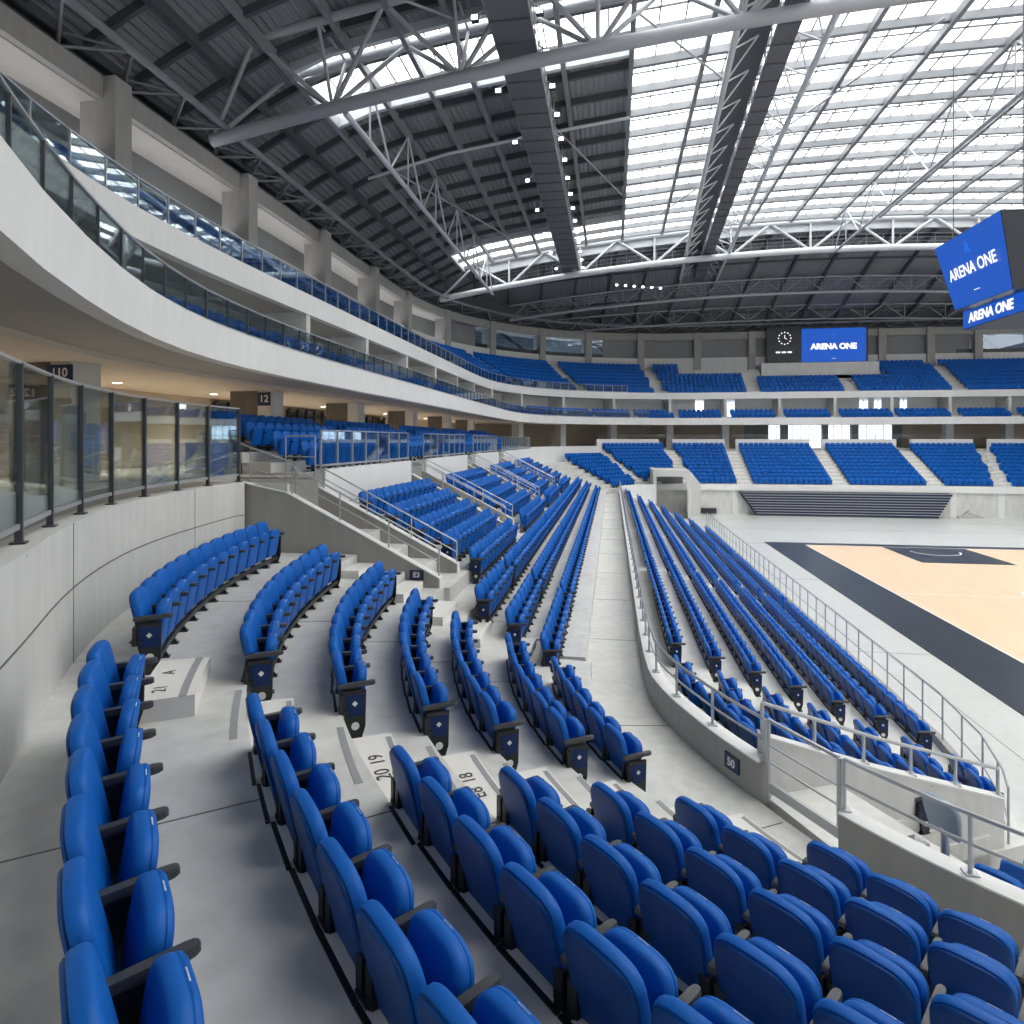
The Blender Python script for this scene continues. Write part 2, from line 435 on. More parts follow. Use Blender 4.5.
rail_run('handrail', [(*p, Z_PAR+.02) for p in c1], 1.25, .6, 'steel handrail on the wall in front of the nearest seat rows')
# gate between the two walls
g0, g1 = Vector((*offset(PA, -.1)[0], ZW)), Vector((*offset(PB, -.1)[-1], ZW))
gt = thing('gate', 'low steel bar gate between two concrete walls by the walkway', 'gate', None, g0)
d = g1-g0; e0 = d*.06; e1 = d*.95
m = MB(); m.tube([e0+Vector((0, 0, z)) for z in (.0, 1.12)], .03); m.build('post', 'steel', gt, True)
m = MB(); m.tube([e1+Vector((0, 0, z)) for z in (.3, 1.12)], .03); m.build('post', 'steel', gt, True)
m = MB(); m.tube([e0+Vector((0, 0, 1.12)), e1+Vector((0, 0, 1.12))], .026); m.build('top_rail', 'steel', gt, True)
for z in (.55, .78):
    m = MB(); m.tube([e0+Vector((0, 0, z)), e1+Vector((0, 0, z))], .016); m.build('mid_rail', 'steel', gt, True)
m = MB(); m.bar(e0+Vector((0, 0, .22)), e1+Vector((0, 0, .22)), .05, .13); m.build('kick_bar', 'steel', gt)
# ramp wall
u = Vector((.899, .438, 0)); n_ = Vector((.438, -.899, 0)); R0 = Vector((2.12, 9.3, 0))
b = MB(); us = [0, 1, 2, 4.5]; zs = [3.28, 2.9, 2.52, 1.68]
A = [R0+u*x for x in us]; B = [p-n_*.2 for p in A]
b.strip([(p.x, p.y) for p in A], [(p.x, p.y) for p in B], 0, zs); struct(b.build('wall_ramp', 'concrete_light'))
b = MB(); b.strip([(p.x, p.y) for p in [q+n_*.012 for q in A]], [(p.x, p.y) for p in [q-n_*.012 for q in B]], [z for z in zs], [z+.02 for z in zs]); struct(b.build('trim_ramp_coping', 'concrete_white'))
rail_run('handrail', [tuple(R0+u*x-n_*.1+Vector((0, 0, z+.02))) for x, z in zip(us, zs)], .95, .42, 'steel handrail sloping down along the white ramp wall', bars=(), r=.028)
sm = MB()
for i in range(14):
    x0, x1 = (.0 if i == 0 else 1.2+(i-1)*.25), 1.2+i*.25
    pp = [R0+u*x0, R0+u*x1, R0+u*x1+n_*1.25, R0+u*x0+n_*1.25]; sm.prism([(p.x, p.y) for p in pp], 0, ZW-.165*i-.01)
struct(sm.build('floor_ramp_stair', 'concrete_tread'))
# lower front wall and its railing
FR = [(6.35, 11.35), (6.62, 12.0), (7.0, 13.4), (7.22, 15.5)]+[(7.25, y) for y in range(18, 53, 3)]
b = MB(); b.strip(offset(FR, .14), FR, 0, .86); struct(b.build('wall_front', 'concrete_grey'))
rail_run('guard_rail', [(*p, .86) for p in offset(FR, .07)], 1.0, .95, 'long steel guard rail between lowest seat row and court floor', bars=(.45,), r=.02, plates=False)

# ------------------------------------------------------------------ stairs with sloping walls between the side blocks
def stair(ya, yb, k_out, first, group, lab):
    x_end = -3.72; x0 = -7.3
    for side, y in (('a', ya), ('b', yb)):
        xs = [-8.45 if side == 'a' and first else x0, x0+.01, -5.6, x_end]
        ztop = [6.43 if first and side == 'a' else 6.2, 6.2, 5.35, 4.38]
        b = MB(); A = [(x, y-.1) for x in xs]; B = [(x, y+.1) for x in xs]
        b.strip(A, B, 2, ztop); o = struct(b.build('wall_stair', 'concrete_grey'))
        b = MB(); b.strip([(x, y-.112) for x in xs], [(x, y+.112) for x in xs], ztop, [z+.022 for z in ztop]); b.box((x_end+.008, y, 3.8), (.02, .224, 1.15)); struct(b.build('trim_coping', 'concrete_white', o))
        xr = [x0+.1, -5.6, -3.75]; zr = [interp(list(zip(xs, ztop)), x)+.02 for x in xr]
        rail_run('stair_rail', [(x, y, z) for x, z in zip(xr, zr)], 1.25, .62 if side == 'a' else .5, lab[side == 'b'], 'railing', None, bars=(.5,), r=.02, plates=False)
    sm = MB(); n = 18; xa = -9.55
    for i in range(n):
        x = xa+(x_end-xa)*i/n; zz = 6.42-.182*(i+1); sm.box((x+.16, (ya+yb)/2, (1.5+zz)/2), (.34, yb-ya-.2, zz-1.5))
    for y in (ya+.03, yb-.03): sm.box(((xa+x0)/2, y, 4.69), (x0-xa, .11, 3.4))
    struct(sm.build('floor_stair', 'concrete_tread'))
for i, (ya, yb) in enumerate(STAIRS):
    o_ = ('first', 'second', 'third', 'fourth')[i]
    stair(ya, yb, 4, i == 0, None, (f'steel handrail on near wall of the {o_} concrete stair up to the concourse', f'steel handrail on far wall of the {o_} concrete stair up to the concourse'))

# ------------------------------------------------------------------ concourse, balconies, upper wall
def ring_slab(name, d0, d1, z0, z1, m, f=lambda p: True, P=RING):
    idx = [i for i, p in enumerate(P) if f(p)]
    b = MB(); A, B = offset(P, d1), offset(P, d0); run = []
    for i in idx+[10**9]:
        if run and i != run[-1]+1:
            if len(run) > 1: b.strip([A[q] for q in run], [B[q] for q in run], z0, z1)
            run = []
        run.append(i)
    return struct(b.build(name, m))
# concourse floor follows the wall on the inside, runs back 8 m
con_in = offset(WP, .2); con_out = offset(WP, 8.5)
b = MB(); b.strip(con_out, con_in, 5.9, Z_CON-.004)
for y0, y1 in zip([c0+.1 for a, c0 in STAIRS], [a-.1 for a, c0 in STAIRS[1:]]+[57]): b.box((-8.5, (y0+y1)/2, 6.17), (2.3, y1-y0, .54))
b.box((-13.3, 35.2, 6.17), (7.4, 43.8, .54))
P = [(-7.3, 56.9)]+[pol(CF, 16.75, a) for a in range(177, 127, -4)]
b.strip(offset(P, 9.5), P, 5.9, Z_CON-.006)
P = [pol(CF, 18.4, a) for a in range(129, 89, -3)]+[(x, CF[1]+18.4) for x in range(12, 53, 5)]
b.strip(offset(P, 8), P, 5.9, Z_CON)
struct(b.build('floor_concourse', 'concrete_soffit'))
def is_far(p): return p[1] > 56
Z1, Z2 = 9.12, 12.2
ring_slab('trim_balcony_lower', 0, .3, Z1, Z1+.78, 'concrete_white')
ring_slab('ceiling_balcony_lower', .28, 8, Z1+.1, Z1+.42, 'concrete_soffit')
ring_slab('trim_balcony_upper', 2.6, 2.9, Z2, Z2+.76, 'concrete_white')
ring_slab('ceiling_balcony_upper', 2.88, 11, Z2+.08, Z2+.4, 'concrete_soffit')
# concourse ceiling (lighter) with downlights
ring_slab('ceiling_concourse', 2.2, 7.6, Z1-.02, Z1+.1, 'white_ceiling', lambda p: p[1] < 70)
# concourse back wall: beige, with openings at the far end
ring_slab('wall_concourse_back', 7.4, 7.7, Z_CON, Z1+.2, 'beige_wall', lambda p: not (p[1] > 70 and 17.6 < p[0] < 33.6))
b = MB()
for x0, x1 in ((16.0, 19.0), (33.1, 36.0)): b.box(((x0+x1)/2, CF[1]+18.1+7.56, (Z_CON+Z1+.2)/2), (x1-x0, .22, Z1+.17-Z_CON))
for x0, x1 in ((20.3, 21.2), (25.1, 25.8), (28.4, 29.2)): b.box(((x0+x1)/2, CF[1]+18.1+7.3, (Z_CON+Z1+.2)/2), (x1-x0, .5, Z1+.2-Z_CON))
struct(b.build('wall_far_piers', 'panel_grey'))
wn = MB()
for i in range(16): wn.box((19.0+i*.94, CF[1]+25.7, 7.9), (.07, .08, 2.7))
for z in (6.6, 7.4, 9.0): wn.box((26.0, CF[1]+25.7, z), (14.2, .06, .06))
win = struct(wn.build('window_1', 'steel'))
wn = MB(); wn.box((26.0, CF[1]+25.72, 7.9), (14.2, .02, 2.6)); wn.build('window_pane', 'window_glass', win)
# balcony level back walls
gaps = ((13.3, 14.6), (28.6, 29.6), (30.2, 31.1), (33.0, 33.8))
ring_slab('wall_balcony_back', 5.2, 5.4, Z1+.4, Z2+.1, 'concrete_white', lambda p: p[1] < 75 or p[0] < 11)
b = MB(); ys = CF[1]+18.1+5.3; e = 11.0
for a, c0 in gaps: b.box(((e+a)/2, ys, (Z1+.4+Z2+.1)/2), (a-e, .2, Z2-Z1-.3)); e = c0
b.box(((e+53)/2, ys, (Z1+.4+Z2+.1)/2), (53-e, .2, Z2-Z1-.3)); struct(b.build('wall_balcony_far', 'concrete_white'))
for a, c0 in gaps:
    wn = MB(); wn.box(((a+c0)/2, ys, 10.9), (c0-a, .02, 2.7)); o = struct(wn.build('window_2', 'window_glass'))
    wn = MB(); wn.box(((a+c0)/2, ys, 10.9), (.06, .06, 2.7)); struct(wn.build('window_frame', 'steel', o))
# partitions on the balcony
U2 = offset(RING, 2.2)
for i in range(0, len(RING), 4):
    if RING[i][1] < 20: continue
    t = tangent(RING, i); p = offset(RING, 3.9)[i]
    b = MB(); b.box((p[0], p[1], (Z1+.4+Z2+.1)/2), (.32, 2.5, Z2-Z1-.3), math.atan2(t[1], t[0])); struct(b.build('wall_partition', 'concrete_light'))
# upper tier seating slabs
NU = 8
for q in range(NU):
    d0 = 2.9+.84*q
    ring_slab('floor_upper_tier', d0, 10.6, Z2+.3, Z2+.55+.5*q, 'concrete_light', lambda p: True)
# upper wall: sill, columns, beam, recessed panels
DW = 10.3; ZS, ZB, ZTOP = 18.0, 20.35, 21.2
ring_slab('wall_upper_sill', DW, DW+.5, 15.8, ZS, 'concrete_light')
ring_slab('trim_upper_beam', DW-.1, DW+1.2, ZB, ZTOP, 'concrete_grey')
ring_slab('wall_upper_recess', DW+2.0, DW+2.2, ZS-.6, ZB+.2, 'panel_grey', lambda p: p[1] < 64)
ring_slab('wall_upper_panel', DW+.45, DW+.6, ZS-.2, ZB+.2, 'panel_grey', lambda p: p[1] >= 62 and not ((-6 < p[0] < 1.6) or p[0] > 43.5))
ring_slab('wall_upper_fascia', DW+1.0, DW+1.2, ZTOP-.1, ZTOP+3.6, 'catwalk_dark')
ring_slab('wall_window_back', DW+2.2, DW+2.4, ZS-.6, ZB+.2, 'window_back', lambda p: p[1] >= 62)
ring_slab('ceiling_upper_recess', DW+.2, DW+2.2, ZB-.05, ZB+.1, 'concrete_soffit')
UW = offset(RING, DW+.35)
spots = [(-19.3, y) for y in (22, 31, 40, 49, 57.5)]+[pol(CF, 28.8, a) for a in (161, 145, 129.5, 116, 101.7)]+[(x, CF[1]+28.8) for x in (10.9, 17.6, 33, 38.5, 43.8, 50)]
spots += [(-19.3, 13), (-18.2, 4.5)]
for sp_ in spots:
    i = min(range(len(UW)), key=lambda q: math.dist(UW[q], sp_)); p = sp_
    t = tangent(UW, i)
    b = MB(); b.box((p[0], p[1], (15.4+ZTOP)/2), (.85, 1.5, ZTOP-15.4), math.atan2(t[1], t[0])); struct(b.build('wall_column', 'concrete_grey'))
# windows of the upper wall
k = 0
for cond in (lambda p: p[1] >= 62 and -6 < p[0] < 1.6, lambda p: p[1] > 64 and p[0] > 43):
    idx = [i for i, p in enumerate(RING) if cond(offset(RING, 0)[i])]
    if len(idx) < 2: continue
    idx = [max(0, idx[0]-1)]+idx+([idx[-1]+1] if idx[-1]+1 < len(RING) else [])
    A, B = offset(RING, DW+.5), offset(RING, DW+.52)
    b = MB(); b.strip([B[i] for i in idx], [A[i] for i in idx], ZS, ZB); o = struct(b.build('window_3', 'window_glass'))
    b = MB(); b.strip([offset(RING, DW+.58)[i] for i in idx], [offset(RING, DW+.4)[i] for i in idx], ZS, ZS+.5)
    C_ = offset(RING, DW+1.6)
    for i in idx[2::5]: b.bar((*C_[i], ZB+.2), (*C_[min(i+2, len(C_)-1)], ZS), .25, .35)
    struct(b.build('window_frame', 'dark_metal', o))
# concourse columns with a pale pilaster, signs and downlights
cols = [(-12.2, 12.6), (-12.3, 21.0), (-12.2, 28.4), (-12.2, 36.7), (-12.2, 45.0), (-12.2, 53.2)]
for i, (x, y) in enumerate(cols):
    b = MB(); b.box((x-.35, y, (Z_CON+Z1+.15)/2), (1.1, .8, Z1+.15-Z_CON)); o = struct(b.build('wall_concourse_column', 'column_board'))
    b = MB(); b.box((x+.4, y, (Z_CON+Z1+.15)/2), (.5, .82, Z1+.15-Z_CON)); struct(b.build('wall_pilaster', 'concrete_light', o))
for i in range(0, len(RING), 4):
    if RING[i][1] > 60 and not 18.6 < RING[i][0] < 33.4:
        p = offset(RING, 3.2)[i]; t = tangent(RING, i)
        b = MB(); b.box((p[0], p[1], (Z_CON+Z1+.15)/2), (.8, .9, Z1+.15-Z_CON), math.atan2(t[1], t[0])); struct(b.build('wall_concourse_column', 'concrete_light'))
# dark glazed shop fronts and openings on the concourse back wall
for i, (y0, y1, m_) in enumerate(((24.0, 27.6, 'dark_glass'), (30.0, 35.6, 'dark_glass'), (38.2, 43.6, 'dark_glass'), (46.5, 47.6, 'dark_glass'), (50, 51, 'dark_glass'))):
    b = MB(); b.box((-16.1, (y0+y1)/2, 7.75), (.16, y1-y0, 2.4)); o = struct(b.build('window_%d' % (4+i), m_))
    b = MB()
    n = max(2, int((y1-y0)/.9))
    for q in range(n+1): b.box((-16.0, y0+(y1-y0)*q/n, 7.75), (.1, .1, 2.5))
    b.box((-16.0, (y0+y1)/2, 8.3), (.1, y1-y0, .08)); struct(b.build('window_frame', 'dark_metal', o))
LP = offset(RING, 5.6)
nl = 0
for i in range(14, len(RING), 3):
    p = LP[i]
    if p[1] > 58 or p[1] < 6: continue
    o = thing('downlight', 'small round warm downlight in the concourse ceiling', 'light', 'concourse downlights', (p[0], p[1], Z1-.02))
    b = MB(); b.tube([(0, 0, -.02), (0, 0, 0)], .15, 14); b.build('trim_ring', 'tag_white', o)
    b = MB(); b.tube([(0, 0, -.026), (0, 0, -.018)], .12, 14); b.build('lens', 'down_lens', o)
    if nl % 1 == 0:
        L = bpy.data.lights.new('downlight_lamp', 'SPOT'); L.energy = 90; L.spot_size = 2.7; L.spot_blend = 1; L.color = (1, .84, .64); L.shadow_soft_size = .12
        lo_ = bpy.data.objects.new('downlight_lamp', L); COL.objects.link(lo_); lo_.location = (0, 0, -.14); lo_.parent = o
    nl += 1
def sign(p, n, wdt, h, txt, label, size=None):
    o = thing('section_sign', label, 'sign', None, p)
    M = facing((0, 0, 0), n)
    b = MB(); b.box((0, 0, 0), (wdt, h, .03)); me = b.build('plate', 'sign_blue', o); me.data.transform(M)
    text_obj('lettering', txt, size or h*.75, 'line_white', M @ Matrix.Translation((0, -.0, .02)), o, .003, .004)
sign((-11.9, 20.57, 8.82), (0, -1, 0), .46, .46, '12', 'square blue section sign on the column behind the side seats')
sign((-11.8, 12.17, 8.85), (0, -1, 0), .62, .36, '110', 'blue section sign on concourse column above the glass screen')
sign((-4.22, 13.505, 4.45), (0, -1, 0), .32, .21, 'E3', 'blue plate lettered E3 on low end of the first stair wall')
i2 = min(range(len(PAR)), key=lambda i: math.dist(PAR[i], (1.72, 9.62)))
tt = tangent(PAR, i2); pp = offset(PAR, .012)[i2]
sign((pp[0], pp[1], 2.74), (-tt[1], tt[0], 0), .3, .22, '50', 'blue plate numbered 50 on walkway wall by gate')

# ------------------------------------------------------------------ glass balustrades
def balustrade(name, P, z0, h, label, every=1.3, near=30, bottom=.12, post=.045, mp='post_dark', mr='steel'):
    root = thing(name, label, 'balustrade', None, (*P[0], z0)); off = Vector((*P[0], z0))
    Q = resample(P, every); V3 = [Vector((*p, z0))-off for p in Q]
    m = MB(); m.path([v+Vector((0, 0, h)) for v in V3], .05, .03); m.build('top_rail', mr, root)
    m = MB(); m.path([v+Vector((0, 0, bottom)) for v in V3], .03, .05); m.build('bottom_rail', mr, root)
    ps, gs = MB(), MB()
    for i, v in enumerate(V3):
        t = tangent(Q, i); a = math.atan2(t[1], t[0])
        m = MB() if i < near else ps
        m.box((v.x, v.y, v.z+h/2), (post, post*1.4, h), a); m.box((v.x, v.y, v.z+.01), (.14, .12, .02), a)
        if i < near: m.build('post', mp, root)
        if i < len(V3)-1:
            g = MB() if i < near else gs
            w_ = V3[i+1]; g.bar(v.lerp(w_, .04)+Vector((0, 0, (h+bottom)/2)), v.lerp(w_, .96)+Vector((0, 0, (h+bottom)/2)), .012, h-bottom-.06)
            if i < near: g.build('glass_pane', 'rail_glass', root)
    if ps.v: tag(ps.build('post_run', mp, root), kind='stuff')
    if gs.v: tag(gs.build('glass_run', 'rail_glass', root), kind='stuff')
    return root
P = offset(WP, .16); P = [p for p in P if p[1] > -.5]
P = [p for p in P if p[0] < -2.2][::-1]
balustrade('glass_balustrade', P, Z_CON, 1.66, 'tall glass screen with dark posts on the curved concrete wall', 1.28, 30, .16, .045)
P = [p for p in offset(RING, .15) if (p[0] < 8 and p[1] < 74.5)]
i0 = min(range(len(P)), key=lambda i: math.dist(P[i], (-3, 1)))
balustrade('glass_balustrade', P[i0:], Z1+.78, .7, 'glass balustrade along the lower balcony edge', 1.0, 40, .06, .03)
P = [p for p in offset(RING, 2.75) if (p[0] < 8 and p[1] < 76.5)]
i0 = min(range(len(P)), key=lambda i: math.dist(P[i], (-8, 3)))
balustrade('glass_balustrade', P[i0:], Z2+.76, .8, 'glass balustrade along the upper balcony edge', 1.2, 40, .06, .03, 'steel')
for i, (a, c0) in enumerate(bays):
    balustrade('glass_balustrade', [(-7.3, y) for y in (a, (a+c0)/2, c0)], 6.65, 1.0, ('first', 'second', 'third', 'fourth')[i]+' glazed railing bay on white parapet behind the side seats', 1.0, 30, .1, .035, 'steel')
b = [(pol(CF, 18.5, a)) for a in range(126, 89, -4)]+[(x, CF[1]+18.5) for x in range(12, 50, 4)]
rail_run('guard_rail', [(*p, 7.5) for p in b], 1.6, .45, 'thin steel rail on white wall behind the far stand', r=.018, plates=False)
# landing rails at the head of the first stair
rail_run('stair_rail', [(-8.2, 15.2, Z_CON), (-7.4, 15.2, Z_CON)], .8, 1.05, 'short steel rail at the head of the first stair', r=.02, plates=False)
rail_run('stair_rail', [(-9.6, 14.0, Z_CON+.2), (-7.3, 14.0, 5.9)], 1.1, .95, 'handrail descending from concourse behind the glass screen end', r=.02, plates=False)

# ------------------------------------------------------------------ aisle steps with painted numbers
ctr = {0: -150.3, 1: -148.3, 2: -148.1, 3: -148.0, 4: -148.0, 5: -146.3, 6: -146.5}
NUM = {0: ('K', '21'), 1: ('20', '19'), 2: ('E8', '18'), 3: ('03', '17'), 4: ('E4', '16'), 5: ('12', '15'), 6: ('00', '14')}
words_ = ('top', 'second', 'third', 'fourth', 'fifth', 'sixth', 'lowest')
for k in range(7):
    a = ctr[k]; R = r_near(k+1, -a)-.07; wd = 1.3
    zb = zt(k+1) if k < 6 else ZW
    o = thing('aisle_step', f'{words_[k]} pale concrete half step in the aisle nearest the viewer', 'step')
    da = math.degrees(wd/2/R); A = [pol(CN, R, a+da*q/4) for q in range(-4, 5)]; B = [pol(CN, R-.42, a+da*q/4) for q in range(-4, 5)]
    b = MB(); b.strip(A, B, zb, zb+.17); b.build('step_block', 'nosing', o)
    b = MB(); b.strip([pol(CN, R-.345, a+da*q/4.6) for q in range(-4, 5)], [pol(CN, R-.40, a+da*q/4.6) for q in range(-4, 5)], zb+.168, zb+.173); b.build('grip_strip', 'strip_grey', o)
    b = MB(); b.strip([pol(CN, R+.14, a+da*q/4.6) for q in range(-4, 5)], [pol(CN, R+.075, a+da*q/4.6) for q in range(-4, 5)], zt(k)-.002, zt(k)+.004); b.build('grip_strip', 'strip_grey', o)
    for q, tx in ((.28, NUM[k][0]), (-.18, NUM[k][1])):
        p = pol(CN, R-.19, a+da*q); th = rad(a)
        M = Matrix.Translation((p[0], p[1], zb+.174)) @ Matrix.Rotation(th+PI/2+PI, 4, 'Z')
        text_obj('painted_number', tx, .2, 'ink', M, o, .001)
o = thing('aisle_step', 'pale concrete step block beside the row against the curved wall', 'step')
b = MB(); ang = [-152.7+2.2*q/4 for q in range(-4, 5)]; z0 = zt(0)
b.strip([pol(CN, 14.74, a) for a in ang], [pol(CN, 14.25, a) for a in ang], z0, z0+.2); b.build('step_block', 'nosing', o)
b = MB(); b.strip([pol(CN, 14.39, a) for a in ang], [pol(CN, 14.32, a) for a in ang], z0+.198, z0+.203); b.build('grip_strip', 'strip_grey', o)
for q, tx in ((1.2, '21'), (-.6, 'A')):
    p = pol(CN, 14.57, -152.7+q); text_obj('painted_number', tx, .17, 'ink', Matrix.Translation((p[0], p[1], z0+.204)) @ Matrix.Rotation(rad(-151.6)+PI/2+PI, 4, 'Z'), o, .001)
# steps along the first stair wall
AE = {0: 183.5, 1: 181.8, 2: 180.6, 3: 180.0, 4: 180.5}
for k in range(5):
    R = r_near(k+1, AE[k])-.07; a = -AE[k]; da = math.degrees(.62/R)
    A = [pol(CN, R, a+da*q/3) for q in range(-3, 4)]; B = [pol(CN, R-.42, a+da*q/3) for q in range(-3, 4)]
    b = MB(); b.strip(A, B, zt(k+1), zt(k+1)+.17); o = b.build('aisle_step', 'nosing')
    tag(o, f'{words_[k]} pale half step beside the first sloping stair wall', 'step')
# radial construction joints in the treads
jm = MB()
for k in range(0, 5):
    for a in (-143.5 if k < 3 else -140, -168, -118):
        p, q = pol(CN, r_near(k, -a)-.05 if k else 15.6, a), pol(CN, r_near(k+1, -a)-.05, a)
        jm.bar((*p, zt(k)), (*q, zt(k)), .012, .006)
for y in range(16, 62, 4): jm.bar((-.55, y, ZW), (.6, y, ZW), .012, .006)
p, q = pol(CN, 8.2, -150), pol(CN, 7.42, -150); jm.bar((*p, ZW), (*q, ZW), .012, .006)
for a in (-172, -136): p, q = pol(CN, 8.8, a), pol(CN, 7.6, a); jm.bar((*p, ZW), (*q, ZW), .012, .006)
struct(jm.build('floor_terrace_joints', 'joint'))

# ------------------------------------------------------------------ roof
SKY0 = 2  # skylight's unseen near edge; solid deck before it added to cut light from behind
def arch(x): return 3.9*(1-((x-21)/40)**2)
def h_roof(x, y):
    h = 17.3+arch(x)
    if x < -13: h -= 2.2*((-13-x)/8)**1.3
    if y > 64: h = h+(14.7-h)*min(1, ((y-64)/23))**1.15
    return EYE+h
XG = [-23, -20.5, -18, -15, -12, -9.5, -7.2, -4.8, -2.5, 1.0, 4.8, 8.7, 12.9, 16.7, 20.6, 24.5, 28.4, 32.3, 36.2, 41, 46, 52, 60]
PUR = [-18+2.64*i for i in range(32)]
YG = sorted(set([-20, 28.2, 33.5, 58.2, 64.2, 70, 76, 82, 88]+[round(-20+4*i, 2) for i in range(21) if all(abs(-20+4*i-v) > 1.2 for v in (28.2, 33.5, 58.2, 64.2))]))
dk, gl = MB(), MB()
for i in range(len(XG)-1):
    for j in range(len(YG)-1):
        xm, ym = (XG[i]+XG[i+1])/2, (YG[j]+YG[j+1])/2
        isg = (1 < xm < 41 and ym < 64.2 and ym > SKY0) or (-15 < xm < 1 and (28.2 < ym < 33.5 or 58.2 < ym < 64.2))
        q = [(XG[i], YG[j]), (XG[i+1], YG[j]), (XG[i+1], YG[j+1]), (XG[i], YG[j+1])]
        if isg: gl.face([(x, y, h_roof(x, y)+.1) for x, y in q])
        else:
            dk.face([(x, y, h_roof(x, y)) for x, y in q]); dk.face([(x, y, h_roof(x, y)+.3) for x, y in reversed(q)])
struct(dk.build('ceiling_roof_deck', 'roof_deck'))
sky = struct(gl.build('window_skylight', 'roof_glass'))
# curbs round the glazed strips
cb = MB()
for x0, x1, y0, y1 in ((-15, 1, 28.2, 33.5), (-15, 1, 58.2, 64.2)):
    for y in (y0, y1): cb.path([(x, y, h_roof(x, y)-.1) for x in [x0+(x1-x0)*i/8 for i in range(9)]], .25, .7)
    cb.bar((x0, y0, h_roof(x0, y0)-.1), (x0, y1, h_roof(x0, y1)-.1), .25, .7)
cb.path([(x, 64.4, h_roof(x, 64)-.6) for x in range(-14, 42, 3)], .3, 1.6)
struct(cb.build('trim_skylight_curb', 'truss_light'))
def is_glass(x, y): return (1 < x < 41 and SKY0 < y < 64.2) or (-15 < x < 1 and (28.2 < y < 33.5 or 58.2 < y < 64.2))
for i, y in enumerate(PUR):
    if y > 64: continue
    xs = [x for x in XG if x <= 1]; m = MB(); m.path([(x, y, h_roof(x, y)-.2) for x in xs], .2, .36)
    struct(m.build('ceiling_purlin', 'truss_dark'))  # shadow under the deck is put into this darker purlin colour
    m = MB(); m.path([(x, y, h_roof(x, y)-.16) for x in XG if 1 <= x <= 41], .24, .42); struct(m.build('ceiling_purlin', 'rafter_paint'))
mul = MB()
for i, y in enumerate(PUR):
    for dy in (1.32,):
        yy = y+dy
        if SKY0 < yy < 64: mul.path([(x, yy, h_roof(x, yy)+.06) for x in XG if 1 <= x <= 41], .06, .08)
for a, c0 in zip(XG, XG[1:]):
    for f_ in (1/3, 2/3):
        x = a+(c0-a)*f_
        if 1 < x < 41: mul.path([(x, y, h_roof(x, y)+.06) for y in YG if y <= 64.2], .06, .08)
        elif -15 < x < 1:
            for y0, y1 in ((28.2, 33.5), (58.2, 64.2)): mul.bar((x, y0, h_roof(x, y0)+.06), (x, y1, h_roof(x, y1)+.06), .06, .08)
struct(mul.build('window_skylight_bars', 'post_dark', sky))
for x in XG[3:-3]:
    m = MB(); m.path([(x, y, h_roof(x, y)-.35) for y in YG if -14 <= y <= 64.3], .24, .42)
    struct(m.build('ceiling_rafter', 'rafter_paint'))
for i in range(16):
    x0 = -14+3.7*i; m = MB(); m.path([(x0+(x0-21)*.12*(y-64)/22, y, h_roof(x0, y)-.25) for y in (64.4, 70, 76, 82, 87)], .22, .4); struct(m.build('ceiling_rafter', 'truss_dark'))
for y in (68, 72, 79, 83):
    m = MB(); m.path([(x, y, h_roof(x, y)-.12) for x in XG[1:-2]], .14, .2); struct(m.build('ceiling_purlin', 'truss_dark'))
for x in (-20, -17):
    m = MB(); m.path([(x, y, h_roof(x, y)-.3) for y in YG if y < 70], .3, .5); struct(m.build('ceiling_edge_beam', 'truss_dark'))
# main cross trusses
def cross_truss(y, hb, depth, wdt, label, mats, rb, ru, step=5.2, x0=-18.6, x1=56, rw=.11):
    root = thing('roof_truss', label, 'roof truss', None, (x0, y, EYE+hb(x0)))
    o = Vector((x0, y, EYE+hb(x0)))
    xs = [x0+step/2*i for i in range(int((x1-x0)/(step/2))+1)]
    bot = [Vector((x, y, EYE+hb(x)))-o for x in xs]
    m = MB(); m.tube(bot, rb, 14); m.build('bottom_chord', mats, root, True)
    sides = (-wdt, wdt) if wdt else (0,)
    for s_ in sides:
        top = [Vector((x, y+s_, EYE+hb(x)+depth))-o for x in xs]
        m = MB(); m.tube(top, ru, 10); m.build('top_chord', mats, root, True)
        for i in range(0, len(xs)-1):
            a, b_ = (bot[i], top[i+1]) if i % 2 == 0 else (top[i], bot[i+1])
            m = MB(); m.tube([a, b_], rw, 8); m.build('diagonal', mats, root, True)
            if i % 2 == 0 and i: m = MB(); m.tube([bot[i], top[i]], rw*.8, 8); m.build('vertical', mats, root, True)
    if wdt:
        m = MB()
        for i in range(0, len(xs), 2): m.tube([Vector((xs[i], y-wdt, EYE+hb(xs[i])+depth))-o, Vector((xs[i], y+wdt, EYE+hb(xs[i])+depth))-o], .07, 6)
        m.build('spacer', mats, root)
    return root
cross_truss(27.6, lambda x: 14.0+arch(x), 3.0, 1.5, 'nearer grey tubular roof truss with big round lower chord', 'truss_paint', .30, .2, 6.0)
cross_truss(64.0, lambda x: 14.2+arch(x)*.95, 2.75, 0, 'far pale tubular roof truss with zigzag webbing below skylight edge', 'truss_light', .30, .22, 7.2, -17.5, 54, .13)
cross_truss(75.0, lambda x: 13.2+arch(x)*.8, 1.7, 0, 'slim roof truss behind the far pale truss', 'truss_paint', .17, .1, 4.4, -12, 54, .05)
cross_truss(81.5, lambda x: 12.6+arch(x)*.5, 1.7, 0, 'dim roof truss just above the far wall', 'truss_paint', .09, .09, 4.4, -10, 54, .05)
